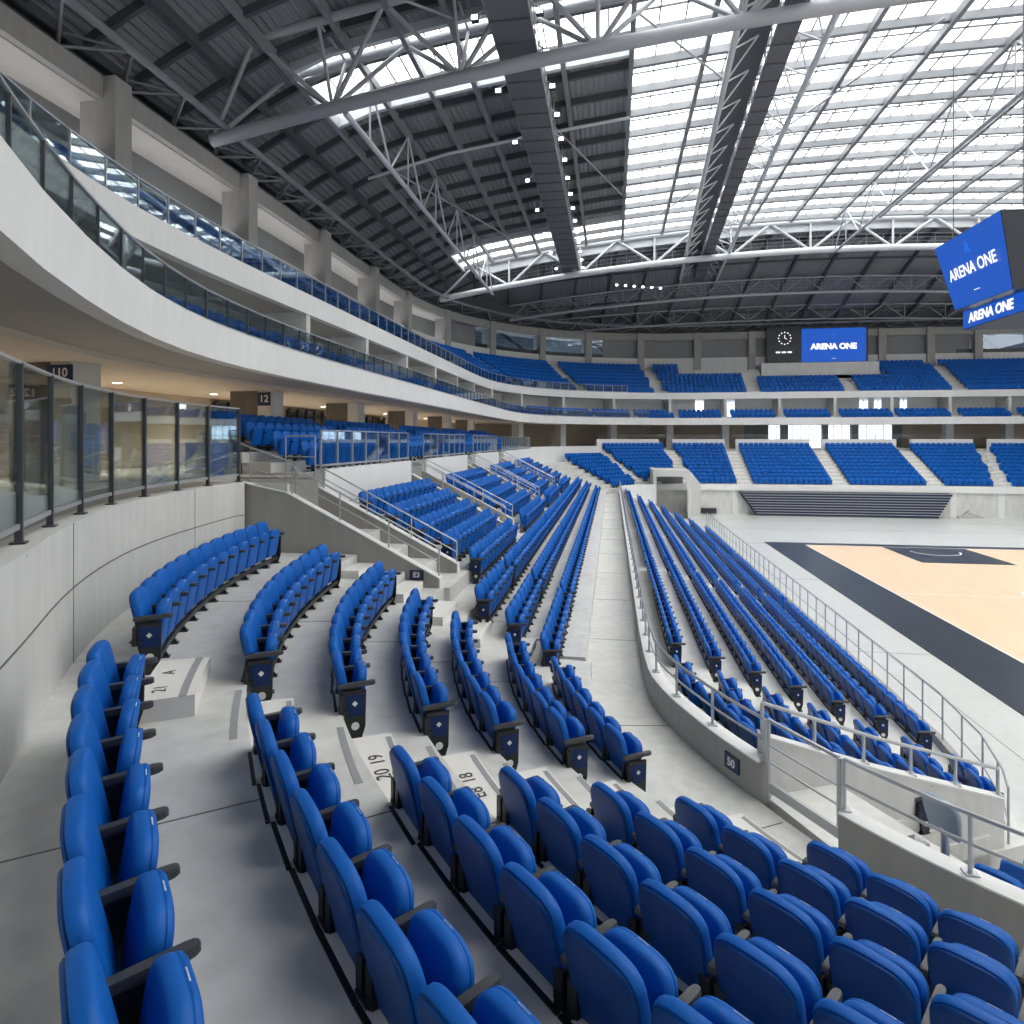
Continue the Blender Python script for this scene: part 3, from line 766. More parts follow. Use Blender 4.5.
# walkway railing behind the far trusses
rail_run('guard_rail', [(x, 65.6, EYE+14.9+arch(x)*.95) for x in range(-12, 50, 3)], 1.5, 1.1, 'maintenance walkway railing behind the far pale truss', bars=(.33, .66), r=.03, plates=False, mats='truss_light')
rail_run('guard_rail', [(x, 75.6, EYE+13.6+arch(x)*.8) for x in range(-10, 50, 3)], 1.5, 1.1, 'maintenance walkway railing behind the slim roof truss', bars=(.33, .66), r=.025, plates=False, mats='truss_paint')
# long trusses between the cross trusses
def long_truss(x, h0, h1, y0, y1, label, mats, r=.14, top_d=2.6):
    root = thing('roof_truss', label, 'roof truss', None, (x, y0, EYE+h0)); o = Vector((x, y0, EYE+h0))
    n = 12; P = [Vector((x, y0+(y1-y0)*i/n, EYE+h0+(h1-h0)*i/n))-o for i in range(n+1)]
    T = [Vector((x, y0+(y1-y0)*i/n, h_roof(x, y0+(y1-y0)*i/n)-.5))-o for i in range(n+1)]
    m = MB(); m.tube(P, r, 10); m.build('bottom_chord', mats, root, True)
    for i in range(n):
        m = MB(); m.tube([P[i], T[i+1]] if i % 2 == 0 else [T[i], P[i+1]], .06, 6); m.build('diagonal', mats, root, True)
        if i % 2 and i: m = MB(); m.tube([P[i], T[i]], .05, 6); m.build('vertical', mats, root, True)
long_truss(-12, 14.9, 14.8, 27.6, 64, 'pale strut truss linking the two main trusses beside the left wall', 'truss_light')
long_truss(20.6, 17.7, 17.6, 27.6, 64, 'grey strut truss under the middle of the glazed roof', 'truss_paint', .12)
m = MB(); m.tube([(x, 38, h_roof(x, 38)-1.0-.4) for x in (-15, -10, -5, 1)], .1, 8); tag(m.build('roof_tie', 'truss_light', None, True), 'thin pale tie tube crossing under the dark roof deck', 'tie')
for i, (p, q) in enumerate((((-17.5, 14), (-7, 27.6)), ((-14, 40), (-9, 58)), ((-4.5, 36), (.8, 52)), ((1.2, 30), (12, 45)), ((4, 58), (16, 34)))):
    m = MB(); m.tube([(*p, h_roof(*p)-.6), (*q, h_roof(*q)-.6)], .06, 6)
    tag(m.build('roof_brace', 'truss_paint', None, True), ('slanting brace tube over the nearest upper seats', 'brace tube under dark deck beside the pale strut truss', 'brace tube under dark deck beside the lamp catwalk', 'brace tube under the skylight nearest the big truss', 'brace tube under the skylight farther out')[i], 'brace')
# lattice ring along the wall top
RT = offset(RING, DW+.3)
idx = [i for i, p in enumerate(RT) if not (p[0] > 12 and p[1] < 30)]
rg = thing('ring_truss', 'dark lattice truss running along the top of the upper wall', 'roof truss', None)
lowc = [(RT[i][0], RT[i][1], ZTOP+.2) for i in idx]; upc = [(RT[i][0], RT[i][1], ZTOP+.72) for i in idx]
inn = offset(RING, DW-1.4); inc = [(inn[i][0], inn[i][1], ZTOP+.75) for i in idx]
for nm, P, r in (('bottom_chord', lowc, .13), ('top_chord', upc, .13), ('inner_chord', inc, .15)):
    m = MB(); m.tube(P, r, 8); m.build(nm, 'truss_dark' if nm != 'inner_chord' else 'rafter_paint', rg, True)
m = MB()
for i in range(0, len(idx)-2, 2):
    m.tube([lowc[i], inc[i+1]], .06, 6); m.tube([inc[i+1], lowc[i+2]], .06, 6); m.tube([upc[i], inc[i+1]], .05, 6); m.tube([inc[i+1], upc[i+2]], .05, 6); m.tube([lowc[i], upc[i]], .07, 6)
m.build('lattice', 'rafter_paint', rg)
# catwalks with flood lights
def catwalk(x, w_, h, y0, y1, label, x2=None):
    x2 = x if x2 is None else x2
    root = thing('catwalk', label, 'catwalk', None, (x, y0, EYE+h))
    m = MB(); m.bar((0, 0, .1), (x2-x, y1-y0, .1), w_, .2)
    n = int((y1-y0)/1.5)
    for i in range(n+1):
        t = i/n; m.box(((x2-x)*t, (y1-y0)*t, -.03), (w_, .1, .08))
    m.build('deck', 'catwalk_dark', root)
    for s_ in (-1, 1):
        m = MB()
        for z in (.1, .6, 1.1): m.tube([(s_*w_/2, 0, z), (x2-x+s_*w_/2, y1-y0, z)], .05 if z < .2 else .03, 6)
        for i in range(n+1):
            t = i/n; m.tube([((x2-x)*t+s_*w_/2, (y1-y0)*t, .1), ((x2-x)*t+s_*w_/2, (y1-y0)*t, 1.1)], .025, 6)
        m.build('railing', 'truss_paint', root)
    for i in range(0, n+1, 4):
        t = i/n; xx = (x2-x)*t
        for s_ in (-1, 1): m = MB(); m.tube([(xx+s_*w_/2, (y1-y0)*t, .1), (xx+s_*w_/2, (y1-y0)*t, h_roof(x+xx, y0+(y1-y0)*t)-EYE-h-.3)], .035, 6); m.build('hanger', 'truss_paint', root)
    if x > 0: m = MB(); m.bar((-1.2, 0, .85), (x2-x-1.2, y1-y0, .85), 1.5, .05); m.build('side_grating', 'truss_dark', root)
catwalk(-4.1, 1.7, 17.0, 12, 64.8, 'dark narrow catwalk lined with flood lights under the roof deck')
catwalk(6.9, .95, 18.0, 14, 74.6, 'dark catwalk under skylight flanked by pale lacing', 9.7)
for i, (x, lab) in enumerate(((4.7, 'laced tubular truss running along the near side of the skylight catwalk'), (8.7, 'laced tubular truss running along the far side of the skylight catwalk'))):
    root = thing('roof_truss', lab, 'roof truss', None, (x, 14, EYE+18.1)); n = 22
    P = [Vector((3.0*i_/n, 62*i_/n, 0)) for i_ in range(n+1)]; xi = 1.15 if i == 0 else -1.15
    m = MB(); m.tube(P, .16, 10); m.build('chord', 'truss_light', root, True)
    T = [p+Vector((xi, 0, .55)) for p in P]
    for k in range(n):
        for a_, b_ in ((P[k], T[k]), (T[k], P[k+1])): m = MB(); m.tube([a_, b_], .045, 6); m.build('lacing_bar', 'truss_light', root)
nf = 0
for i in range(15):
    y = 25+2.7*i
    for s_ in (-1, 1):
        if s_ < 0 and i % 2: continue
        side = 'court side' if s_ > 0 else 'wall side'
        ords = ('first', 'second', 'third', 'fourth', 'fifth', 'sixth', 'seventh', 'eighth', 'ninth', 'tenth', 'eleventh', 'twelfth', 'thirteenth', 'fourteenth', 'fifteenth')
        nth = i if s_ > 0 else i//2
        o = thing('flood_light', f'small flood light, {ords[nth]} from the viewer on the {side} of the dark catwalk', 'flood light', 'flood lights on the narrow catwalk', (-4.1+s_*1.3, y, EYE+16.75))
        b = MB(); b.box((0, 0, .06), (.3, .24, .24)); b.build('housing', 'dark_metal', o)
        b = MB(); b.box((0, -.13, .04), (.24, .04, .18)); b.build('lens', 'flood_lens', o)
        b = MB(); b.bar((0, 0, .2), (-s_*.35, 0, .4), .05, .05); b.build('bracket', 'steel', o)
for i in range(6):
    o = thing('flood_light', f'small flood light, {ords[i]} in the cluster beneath the far pale truss', 'flood light', 'flood lights by the far truss', (.5+.9*i, 68.5, EYE+16.3-.1*i))
    b = MB(); b.box((0, 0, .06), (.3, .24, .24)); b.build('housing', 'dark_metal', o)
    b = MB(); b.box((0, -.13, .04), (.24, .04, .18)); b.build('lens', 'flood_lens', o)
# ------------------------------------------------------------------ hanging scoreboard
sb = thing('scoreboard', 'dark hanging scoreboard box with blue screens reading ARENA ONE', 'scoreboard', None, (21.4, 35.2, EYE+6))
def loc(p): return (p[0]-21, p[1]-35.2, p[2]-EYE-6)
yA, yB = 32.6, 38.7
m = MB()
t_ = [(17.3, yA), (24.7, yA), (24.7, yB), (17.3, yB)]; b_ = [(18.1, yA+.5), (23.9, yA+.5), (23.9, yB-.5), (18.1, yB-.5)]
Vt = [loc((x, y, EYE+10.6)) for x, y in t_]; Vb = [loc((x, y, EYE+7.05)) for x, y in b_]
m.face(Vt[::-1]); m.face(Vb)
for i in range(4): k = (i+1) % 4; m.face([Vb[i], Vb[k], Vt[k], Vt[i]])
m.build('housing', 'dark_metal', sb)
A, B_, C_, D_ = Vector(Vt[3]), Vector(Vt[0]), Vector(Vb[0]), Vector(Vb[3])   # left face seen from the seats
nrm = (B_-A).cross(D_-A).normalized()
if nrm.x > 0: nrm = -nrm
m = MB(); cn = (A+B_+C_+D_)/4
q = [cn+(p-cn)*.985+nrm*.04 for p in (A, B_, C_, D_)]; q2 = [p-nrm*.03 for p in q]
m.face(q); m.face(q2[::-1])
for i in range(4): k = (i+1) % 4; m.face([q[i], q2[i], q2[k], q[k]])
scr = m.build('screen', 'screen_blue', sb)
upv = ((A+B_)/2-(C_+D_)/2).normalized()
M = facing(cn+nrm*.11-upv*.05, nrm, upv)
text_obj('lettering', 'ARENA ONE', .74, 'screen_text', M @ Matrix.Diagonal((1.02, 1.15, 1, 1)), scr, .004, .008)
text_obj('lettering', '- - -', .3, 'screen_text', M @ Matrix.Translation((0, -1.1, 0)), scr, .004, .01)
text_obj('emblem', 'A', .8, 'screen_mark', M @ Matrix.Translation((0, 1.0, 0)), scr, .004, .03)
m = MB(); m.box(loc((21, 35.7, EYE+6.6)), (4.2, 6.6, 1.0)); rb = m.build('ribbon_housing', 'dark_metal', sb)
m = MB(); m.box(loc((18.88, 35.7, EYE+6.62)), (.05, 6.5, .95)); r2 = m.build('ribbon_screen', 'screen_blue', sb)
text_obj('lettering', 'ARENA ONE', .70, 'screen_text', facing(loc((18.84, 36.4, EYE+6.62)), (-1, 0, 0)), r2, .004, .025)
m = MB()
for x in (18, 24):
    for y in (32.2, 38.2): m.tube([loc((x, y, EYE+10.5)), loc((x, y, h_roof(x, y)-.6))], .025, 6)
m.build('cable', 'post_dark', sb)
# ------------------------------------------------------------------ far wall screen with clock
yS = CF[1]+18.1+DW-.75
ws = thing('video_board', 'wall board at the far end with clock and blue ARENA ONE screen', 'screen', None, (25.2, yS, EYE+9.3))
m = MB(); m.box((0, .15, 2.45), (11.9, .4, 4.95)); m.build('housing', 'dark_metal', ws)
m = MB(); m.box((1.95, -.08, 2.5), (7.5, .06, 4.15)); sc2 = m.build('screen', 'screen_blue', ws)
text_obj('lettering', 'ARENA ONE', .95, 'screen_text', facing((1.95, -.12, 2.3), (0, -1, 0)), sc2, .004, .05)
text_obj('lettering', '- - -', .3, 'screen_text', facing((1.95, -.12, .85), (0, -1, 0)), sc2, .004, .01)
text_obj('emblem', 'A', .7, 'screen_mark', facing((1.95, -.12, 3.8), (0, -1, 0)), sc2, .004, .03)
m = MB()
for q in range(12):
    a = PI/6*q; m.box((-3.8+.74*math.cos(a), -.08, 3.45+.74*math.sin(a)), (.13, .05, .13))
m.bar((-3.8, -.08, 3.45), (-3.8, -.08, 3.85), .12, .05); m.bar((-3.8, -.08, 3.45), (-3.55, -.08, 3.35), .12, .05)
m.build('clock_face', 'screen_text', ws)
m = MB()
for x in (-4.6, -3.9, -3.2): m.box((x, -.08, 1.7), (.5, .05, .18))
m.build('timer_digits', 'screen_text', ws)
# ------------------------------------------------------------------ floor level of the far end
yw = CF[1]+10.25
b = MB(); b.box((33, yw+.15, 1.2), (50, .3, 2.4)); struct(b.build('wall_far', 'concrete_soffit'))  # darker grey than the pilasters: recess shade put into the wall colour
for x in (8.6, 12.2, 32.25, 36.4, 40.4):
    b = MB(); b.box((x, yw-.15, 1.2), (.5, .35, 2.4)); struct(b.build('wall_pilaster', 'concrete_white'))
for i, x in enumerate((10.4, 37.6)):
    b = MB(); b.box((x, yw-.02, 1.05), (1.05, .06, 2.1)); o = struct(b.build('door_%d' % (i+1), 'door_white'))
    b = MB(); b.box((x+.4, yw-.08, 1.0), (.05, .08, .16)); b.build('door_handle', 'post_dark', o)
b = MB(); b.box((11.5, yw-.08, 2.0), (.95, .12, .3)); tag(b.build('wall_sign', 'dark_metal'), 'small dark sign on far floor-level wall above the white door', 'sign')
b = MB(); b.box((9.6, yw-.5, .3), (1.5, .5, .5)); tag(b.build('floor_monitor', 'dark_metal'), 'low dark box on the floor by the far white door', 'box')
b = MB(); b.box((33.6, yw-.5, .06), (2.2, .5, .12)); b.bar((32.9, yw-.3, .1), (33.6, yw-.3, .75), .1, .1); b.bar((34.5, yw-.3, .1), (33.3, yw-.3, .55), .1, .1); tag(b.build('folding_barrier', 'concrete_soffit'), 'folded grey barrier on floor beside the retracted bleachers', 'barrier')
rs = thing('retractable_bleachers', 'dark navy retracted bleacher stand against the far wall', 'bleachers', None, (22.2, yw-1, 0))
for r in range(9):
    hw = 8.2+.17*r; z = .16+.25*r
    b = MB(); b.box((0, .35+.05*r-.4, z), (2*hw+.0, 1.0, .24)); d_ = b.build('tier', 'retract_blue', rs)
    b = MB(); b.box((0, -.18+.05*r-.4, z+.09), (2*hw+.04, .06, .045)); b.build('edge_strip', 'retract_edge', d_)
    b = MB(); n = 30
    for q in range(n):
        if abs(q-n/2+.5) < 1.6: continue
        b.box((-hw+(q+.5)*2*hw/n, -.17+.05*r-.4, z-.02), (2*hw/n*.86, .05, .12))
    b.build('seat_row', 'retract_blue', d_)
ct = thing('equipment_cart', 'black wheeled equipment cart with a red item at far right wall', 'cart', None, (40.5, yw-1.6, 0))
b = MB(); b.box((0, 0, .62), (1.7, .9, .95)); b.box((-.4, 0, 1.25), (.6, .6, .35)); b.build('case', 'dark_metal', ct)
b = MB(); b.box((.1, -.47, .9), (.4, .06, .3)); b.build('red_panel', 'cart_red', ct)
for x in (-.65, .65):
    for y in (-.35, .35): b = MB(); b.tube([(x-.03, y, .1), (x+.03, y, .1)], .1, 12); b.build('wheel', 'black_plastic', ct)
# corner tunnel
b = MB()
b.box((4.0, 64.2, 2.3), (.3, 5.0, 4.6)); b.prism([(7.0, 61.8), (7.3, 61.8), (8.9, 66.9), (8.6, 66.9)], 0, [4.4, 4.4, 2.9, 2.9])
b.box((5.5, 61.9, 4.25), (3.4, .3, .6)); b.box((5.5, 64.4, 4.5), (3.4, 5, .12)); struct(b.build('wall_tunnel', 'concrete_light'))
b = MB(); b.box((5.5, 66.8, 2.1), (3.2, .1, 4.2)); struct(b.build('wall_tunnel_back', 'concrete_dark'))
b = MB(); P = [pol((4.2, 56.8), 3.4, a) for a in range(182, 88, -8)]; 
b.strip(offset(P, .2), P, 1.5, 3.3); struct(b.build('wall_walkway_end', 'concrete_white'))
# upper wall block under the far screen
b = MB(); b.box((24.8, CF[1]+18.1+8.6, 15.6), (13.4, 3.0, 2.4)); struct(b.build('wall_screen_base', 'concrete_light'))
b = MB(); b.box((57, 33, 10.5), (.4, 120, 21)); struct(b.build('wall_right', 'concrete_grey'))

# ------------------------------------------------------------------ seats
def outline(hw0, hw1, v0, v1, vtop, e, n=9):
    """cushion outline: straight tapered sides and a superelliptic top"""
    pts = [(-hw0+.03, v0), (hw0-.03, v0), (hw0-.008, v0+.012), (hw0, v0+.04)]
    pts += [(hw0+(hw1-hw0)*.5, (v0+v1)/2)]
    for i in range(n+1):
        a = PI*i/n; c_, s_ = math.cos(a), math.sin(a)
        pts.append((hw1*math.copysign(abs(c_)**(2/e), c_), v1+(vtop-v1)*abs(s_)**(2/e)))
    pts += [(-hw0-(hw1-hw0)*.5, (v0+v1)/2), (-hw0, v0+.04), (-hw0+.008, v0+.012)]
    return pts
def plane(y0, z0, y1, z1):
    d = Vector((0, y1-y0, z1-z0)); L = d.length; d.normalize(); n = Vector((0, d.z, -d.y))
    return lambda u, v, w_: (u, y0+d.y*v+n.y*w_, z0+d.z*v+n.z*w_)
PITCH = .535
back_pl = plane(.135, .33, .01, .875); pan_pl = plane(.225, .19, .315, .735)
def mesh_back():
    m = MB(); o = outline(.234, .246, 0, .37, .562, 3.3, 16)
    m.pad(o, [(.93, -.012), (.985, -.008), (1.0, .0), (1.0, .026), (.985, .046), (.93, .060), (.80, .068), (.5, .072)], back_pl)
    return m.mesh('backrest', 'seat_blue', True)
def mesh_shell():
    m = MB(); o = outline(.224, .238, .0, .37, .55, 3.3, 16)
    m.pad(o, [(.86, -.034), (.965, -.03), (.995, -.02), (.98, -.006)], back_pl)
    return m.mesh('back_shell', 'shell_blue', True)
def mesh_pan():
    m = MB(); o = outline(.212, .224, 0, .36, .552, 3.4, 16)
    m.pad(o, [(.6, -.058), (.90, -.052), (.975, -.038), (1.0, -.012), (1.0, .012), (.985, .016), (.985, .02), (1.0, .024), (.99, .04), (.93, .052), (.6, .056)], pan_pl)
    return m.mesh('seat_pan', 'seat_blue', True)
def mesh_tag():
    m = MB()
    M = [pan_pl(u_, v_, w_) for u_, v_, w_ in ((-.035, .524, .047), (.035, .524, .047), (.035, .548, .022), (-.035, .548, .022))]
    M2 = [(x, y+.006, z+.006) for x, y, z in M]
    m.face(M2); m.face(M[::-1])
    for i in range(4): k_ = (i+1) % 4; m.face([M[i], M[k_], M2[k_], M2[i]])
    return m.mesh('number_tag', 'tag_white')
def extr(poly, x0, x1, m):
    n = len(poly); b = len(m.v); m.v += [(x0, y, z) for y, z in poly]+[(x1, y, z) for y, z in poly]
    m.f.append(tuple(b+i for i in range(n))); m.f.append(tuple(b+n+i for i in reversed(range(n)))); m.m += [0, 0]
    for i in range(n): j_ = (i+1) % n; m.f.append((b+i, b+n+i, b+n+j_, b+j_)); m.m.append(0)
def mesh_arm():
    m = MB(); o = [(-.024, .05), (.024, .05), (.027, .39), (.022, .42), (.009, .435), (-.009, .435), (-.022, .42), (-.027, .39)]
    m.pad([(x, y) for x, y in o], [(.9, .585), (1, .591), (1, .622), (.94, .631)], lambda u_, v_, w_: (u_, v_, w_+.04*(v_-.2)))
    return m.mesh('armrest', 'arm_grey', True)
FRAME = [(.15, 0), (.30, 0), (.30, .03), (.25, .10), (.24, .20), (.25, .52), (.30, .59), (.08, .59), (.09, .44), (.13, .28), (.17, .10), (.15, .03)]
def mesh_frame():
    m = MB(); extr(FRAME, -.016, .016, m)
    m.box((.052, .075, .43), (.07, .035, .20)); m.box((-.052, .075, .43), (.07, .035, .20)); m.box((0, .10, .345), (.15, .10, .035)); m.box((0, .22, .008), (.09, .2, .016))
    return m.mesh('side_frame', 'black_plastic')
def mesh_beam_shade():
    m = MB(); m.box((0, .26, .115), (PITCH, .05, .06)); m.box((0, .09, .352), (PITCH-.13, .10, .014), 0, 1); m.box((0, .025, .347), (PITCH, .03, .012)); return m.mesh('beam_with_nose_shade', ['black_plastic', 'nosing'])  # added black strip paints the nose's shadow line, pale plate the lit tread
END = [(.17, .0), (.27, .0), (.325, .18), (.335, .56), (.085, .56), (.10, .32)]
def mesh_end(): m = MB(); extr(END, -.055, -.017, m); return m.mesh('end_panel', 'black_plastic')
def mesh_inset(): m = MB(); extr([(.125, .30), (.305, .30), (.315, .52), (.115, .52)], -.061, -.05, m); return m.mesh('end_inset', 'end_blue')
def mesh_disc(): m = MB(); m.tube([(-.061, .22, .19), (-.052, .22, .19)], .042, 18); m.tube([(-.066, .215, .43), (-.058, .215, .43)], .03, 4); return m.mesh('number_disc', 'tag_white')
SM = {n: f() for n, f in (('backrest', mesh_back), ('back_shell', mesh_shell), ('seat_pan', mesh_pan), ('number_tag', mesh_tag), ('armrest', mesh_arm), ('side_frame', mesh_frame), ('beam_with_nose_shade', mesh_beam_shade), ('end_panel', mesh_end), ('end_inset', mesh_inset), ('number_disc', mesh_disc))}
DISC_TXT = {}
def disc_text(ch):
    if ch not in DISC_TXT:
        o = text_obj('row_number', ch, .07, 'ink', facing((-.063, .22, .19), (-1, 0, 0)), None, .002, .001); DISC_TXT[ch] = o.data; bpy.data.objects.remove(o)
    return DISC_TXT[ch]
def link(me, par, x=0, flip=False, name=None):
    o = bpy.data.objects.new(name or me.name.split('.')[0], me); COL.objects.link(o); o.parent = par; o.location = (x, 0, 0)
    if flip: o.rotation_euler = (0, 0, 0); o.scale = (-1, 1, 1)
    return o
def lod_seat():
    """lighter version of the same seat for the far stands"""
    m = MB()
    o = outline(.236, .246, 0, .36, .562, 3.3, 6); m.pad(o, [(.97, -.03), (1, .0), (1, .04), (.9, .062)], back_pl, 0)
    o = outline(.215, .227, 0, .36, .552, 3.4, 6); m.pad(o, [(.9, -.055), (1, 0), (.93, .05)], pan_pl, 0)
    m.box((-PITCH/2, .18, .28), (.03, .12, .56), 0, 1); m.box((0, .26, .115), (PITCH, .05, .06), 0, 1); m.box((-PITCH/2, .25, .58), (.045, .36, .03), 0, 1); m.box((0, .10, .348), (PITCH-.13, .075, .014), 0, 2)  # last box: pale plate added for the lit tread seen under the backs
    return m
SEATS = []   # (x, y, z, facing angle of local +y, block, row, index from aisle, count in row, start end, last end, row char)
def add_row(pts, z, block, row, nums='9', pitch=PITCH):
    """pts: list of (x, y, direction (dx, dy) the seat faces)"""
    n = len(pts)
    for i, (x, y, dx, dy) in enumerate(pts):
        if dx > 3: continue
        SEATS.append((x, y, z, math.atan2(dy, dx)-PI/2, block, row, i, n, i == 0, i == n-1, nums))
# near block (viewer's) and the block before the first stair
STN = {0: 148.9, 1: 146.2, 2: 143.3, 3: 142.9, 4: 142.7, 5: 142.3, 6: 137.9}
STM = {0: (156.8, 12), 1: (154.7, 11), 2: (153.7, 11), 3: (153.7, 9), 4: (153.9, 8), 5: (154.4, 7), 6: (154.8, 6)}
for k in range(7):
    pts = []; t = STN[k]-math.degrees((.17 if k else .05)/r_near(k, STN[k]))
    for i in range(16):
        R = r_near(k, t); x, y = pol(CN, R, -t); pts.append((x, y, math.cos(rad(180-t)), math.sin(rad(180-t)))); t -= math.degrees(.548/R)
        if t < 100: break
    add_row(pts, zt(k), 'block nearest the viewer', k, '9BKLMNP'[k])
    pts = []; t, n = STM[k]
    for i in range(n):
        R = r_near(k, t); x, y = pol(CN, R, -t)
        t2 = t+math.degrees(.55/R); x2, y2 = pol(CN, r_near(k, t2), -t2); L = math.dist((x, y), (x2, y2)); tx, ty = (x2-x)/L, (y2-y)/L
        pts.append((x, y, ty, -tx)); t += math.degrees(PITCH/R)
    add_row(pts, zt(k), 'block before the first stair wall', k, ('13', '9', '9', 'E1', 'D2', 'C1', 'B1')[k])
# straight rows beside the walkway and the side blocks between stairs
for k in (4, 5, 6):
    y = 13.2-.45*(k-4); seg = []; brk = [16.3, 25.9, 35.5, 45.1, 54]
    for b_ in brk:
        pts = []
        while y < b_: pts.append((XS[k], y, 1, 0)); y += PITCH
        add_row(pts, zt(k), f'long walkway rows, bay {brk.index(b_)+1}', k, str(k)); y += .35
for bi, (a, c0) in enumerate([(15.85, 22.2), (24.6, 31.3), (33.7, 40.3), (42.7, 50)]):
    for k in range(-1, 4):
        pts = []; y = a
        while y < c0: pts.append((XS[k], y, 1, 0)); y += PITCH
        add_row(pts, zt(k), ('block between the first and second stairs', 'block between the second and third stairs', 'block between the third and fourth stairs', 'block beyond the fourth stair')[bi], k, 'A')
# concourse rows behind the white parapet
cq = MB()
for i in range(4):
    cq.box((-8.75-.85*i-.2, 37, Z_CON+.02+.14*i), (.9, 41, .04+.28*i))
    for y0, y1 in ((17.2, 22.6), (24.2, 31.6), (33.2, 40.4), (42, 49), (50.2, 57)):
        pts = []; y = y0
        while y < y1: pts.append((-8.75-.85*i, y, 1, 0)); y += PITCH
        add_row(pts, Z_CON+.04+.28*i, 'concourse', i, 'Q')
struct(cq.build('floor_concourse_rows', 'concrete_light'))
# lower bowl
for jx in range(7):
    P = [(XL[jx], y) for y in [15.1+PITCH*q for q in range(int((59-2*jx-15.1)/PITCH))]]
    pts = [(x, y, 1, 0) for x, y in P]
    cut = [int(10.2/PITCH)-q for q in (0,)]
    a0 = 0
    for nb, b_ in enumerate((20, 40, 60, 200)):
        seg = pts[a0:b_]; a0 = b_+1
        if seg: add_row(seg, zl(jx), f'lower tier bay {nb+1}', jx, str(jx+1))
    pts = []; R = CN[0]-XL[jx]; s_ = 13.25-12.4
    while True:
        if s_ > 0: pts.append((XL[jx], 12.4+s_, 1, 0))
        else:
            t = 180+math.degrees(s_/R)
            if t < 156+3.0/R or (jx == 6 and s_ < .9): break
            x, y = pol(CN, R-max(0, .42-.07*jx)*min(1, -s_/1.2), -t); pts.append((x, y, math.cos(rad(180-t)), math.sin(rad(180-t))))
        s_ -= PITCH
    add_row(pts, zl(jx), 'lower tier block by the ramp wall', jx, str(jx+1))
for jx in (1, 2, 3, 4):
    R = CN[0]-XL[jx]; t = 136.0 if jx > 1 else 139.5; pts = []
    while t > 100:
        x, y = pol(CN, R, -t); pts.append((x, y, math.cos(rad(180-t)), math.sin(rad(180-t)))); t -= math.degrees(PITCH/R)
    add_row(pts, zl(jx)-.27, 'lower tier block before the ramp', jx, str(jx+1))
# far stand
AX = [13.2, 22.3, 31.1, 38.8]
def in_aisle(x, y):
    a = math.degrees(math.atan2(y-CF[1], x-CF[0])); r_ = math.dist((x, y), CF)
    if x < CF[0]+.01:
        for c0 in (100, 128.5): 
            if abs(a-c0)*PI/180*r_ < .75: return True
        return a > 153
    f_ = (r_-10)/8 if x < CF[0] else (y-67)/8
    for q, c0 in enumerate(AX):
        cc = c0 if q < 3 else c0-2.2+2.2*f_
        if abs(x-cc) < .78: return True
    return False
for k in range(-4, 7):
    R = CF[0]-XS[k]; pts = []
    a = 152
    while a > 90:
        x, y = pol(CF, R, a)
        if not in_aisle(x, y) and not (k <= -2 and a > 127.5) and not (x > 3.2 and y < 67.5 and k > 2):
            pts.append((x, y, -math.cos(rad(a)), -math.sin(rad(a))))
        a -= math.degrees(PITCH/R)
    x = CF[0]+.1
    while x < 52:
        if not in_aisle(x, CF[1]+R): pts.append((x, CF[1]+R, 0, -1))
        x += PITCH
    add_row(pts, zt(k), 'far', k, 'F')
fa = MB()
for q, c0 in enumerate(AX[:3]+[37.7]):
    for k in range(-4, 6):
        yk = CF[1]+CF[0]-XS[k+1]-.1; fa.box((c0+(.22*(3-k) if q == 3 else 0), yk-.15, zt(k+1)+.085), (1.2, .36, .17))
for a in (100, 128.5):
    for k in range(-4, 6):
        R = CF[0]-XS[k+1]-.25
        if a > 120 and k < -1: continue
        x, y = pol(CF, R, a); fa.box((x, y, zt(k+1)+.085), (1.1, .36, .17), rad(a-90))
struct(fa.build('floor_aisle_steps', 'nosing'))
# balcony rows
def ring_row(d, z, block, row, gap, y_min=-2, gap_w=1.4, xlim=53, skip=None):
    P = resample(offset(RING, d), PITCH); pts = []; s_ = 0
    for i, p in enumerate(P):
        s_ += PITCH
        if p[0] > 3 and p[1] < 30: continue
        if p[0] > xlim: continue
        if p[1] > 57: prm = 57+math.degrees(math.atan2(p[0]-9.4, p[1]-57)+PI/2)*.40 if p[0] < 9.4 else 93+p[0]-9.4
        else: prm = p[1]
        if (prm % gap) < gap_w*(1 if p[0] >= 9.4 or p[1] < 57 else 26/math.dist(p, CF)*.85): continue
        if skip and skip(p): continue
        t = tangent(P, i); pts.append((p[0], p[1], t[1], -t[0]))
    add_row(pts, z, block, row, 'U')
bl = MB()
for i in range(2):
    ring_slab('floor_balcony_rows', 1.0+.85*i, 5.2, Z1+.4, Z1+.6+.38*i, 'concrete_light')
    ring_row(1.35+.85*i, Z1+.6+.38*i, 'balcony', i, 6.0, gap_w=.9)
for q in range(NU):
    ring_row(3.25+.84*q, Z2+.55+.5*q, 'upper', q, 11.0, gap_w=1.6, skip=lambda p: (q > 3 and 17 < p[0] < 32 and p[1] > 60) or (q > 4 and 8 < p[0] < 17 and p[1] > 60) )
# divide: the 300 that show largest are things, the others one mesh
def in_view(s):
    x, y, z = s[:3]
    for dz in (0.1, .5, .9):
        p = project(x, y, z+dz)
        if p and -25 < p[0] < 1049 and -10 < p[1] < 1040: return True
    return False
vis = [s for s in SEATS if in_view(s)]
def size(s):
    if s[4] in ('concourse', 'balcony', 'upper', 'far', 'lower tier block before the ramp'): return 0
    zc = -s[0]*SY_+s[1]*CY; return 1/max(.5, zc)
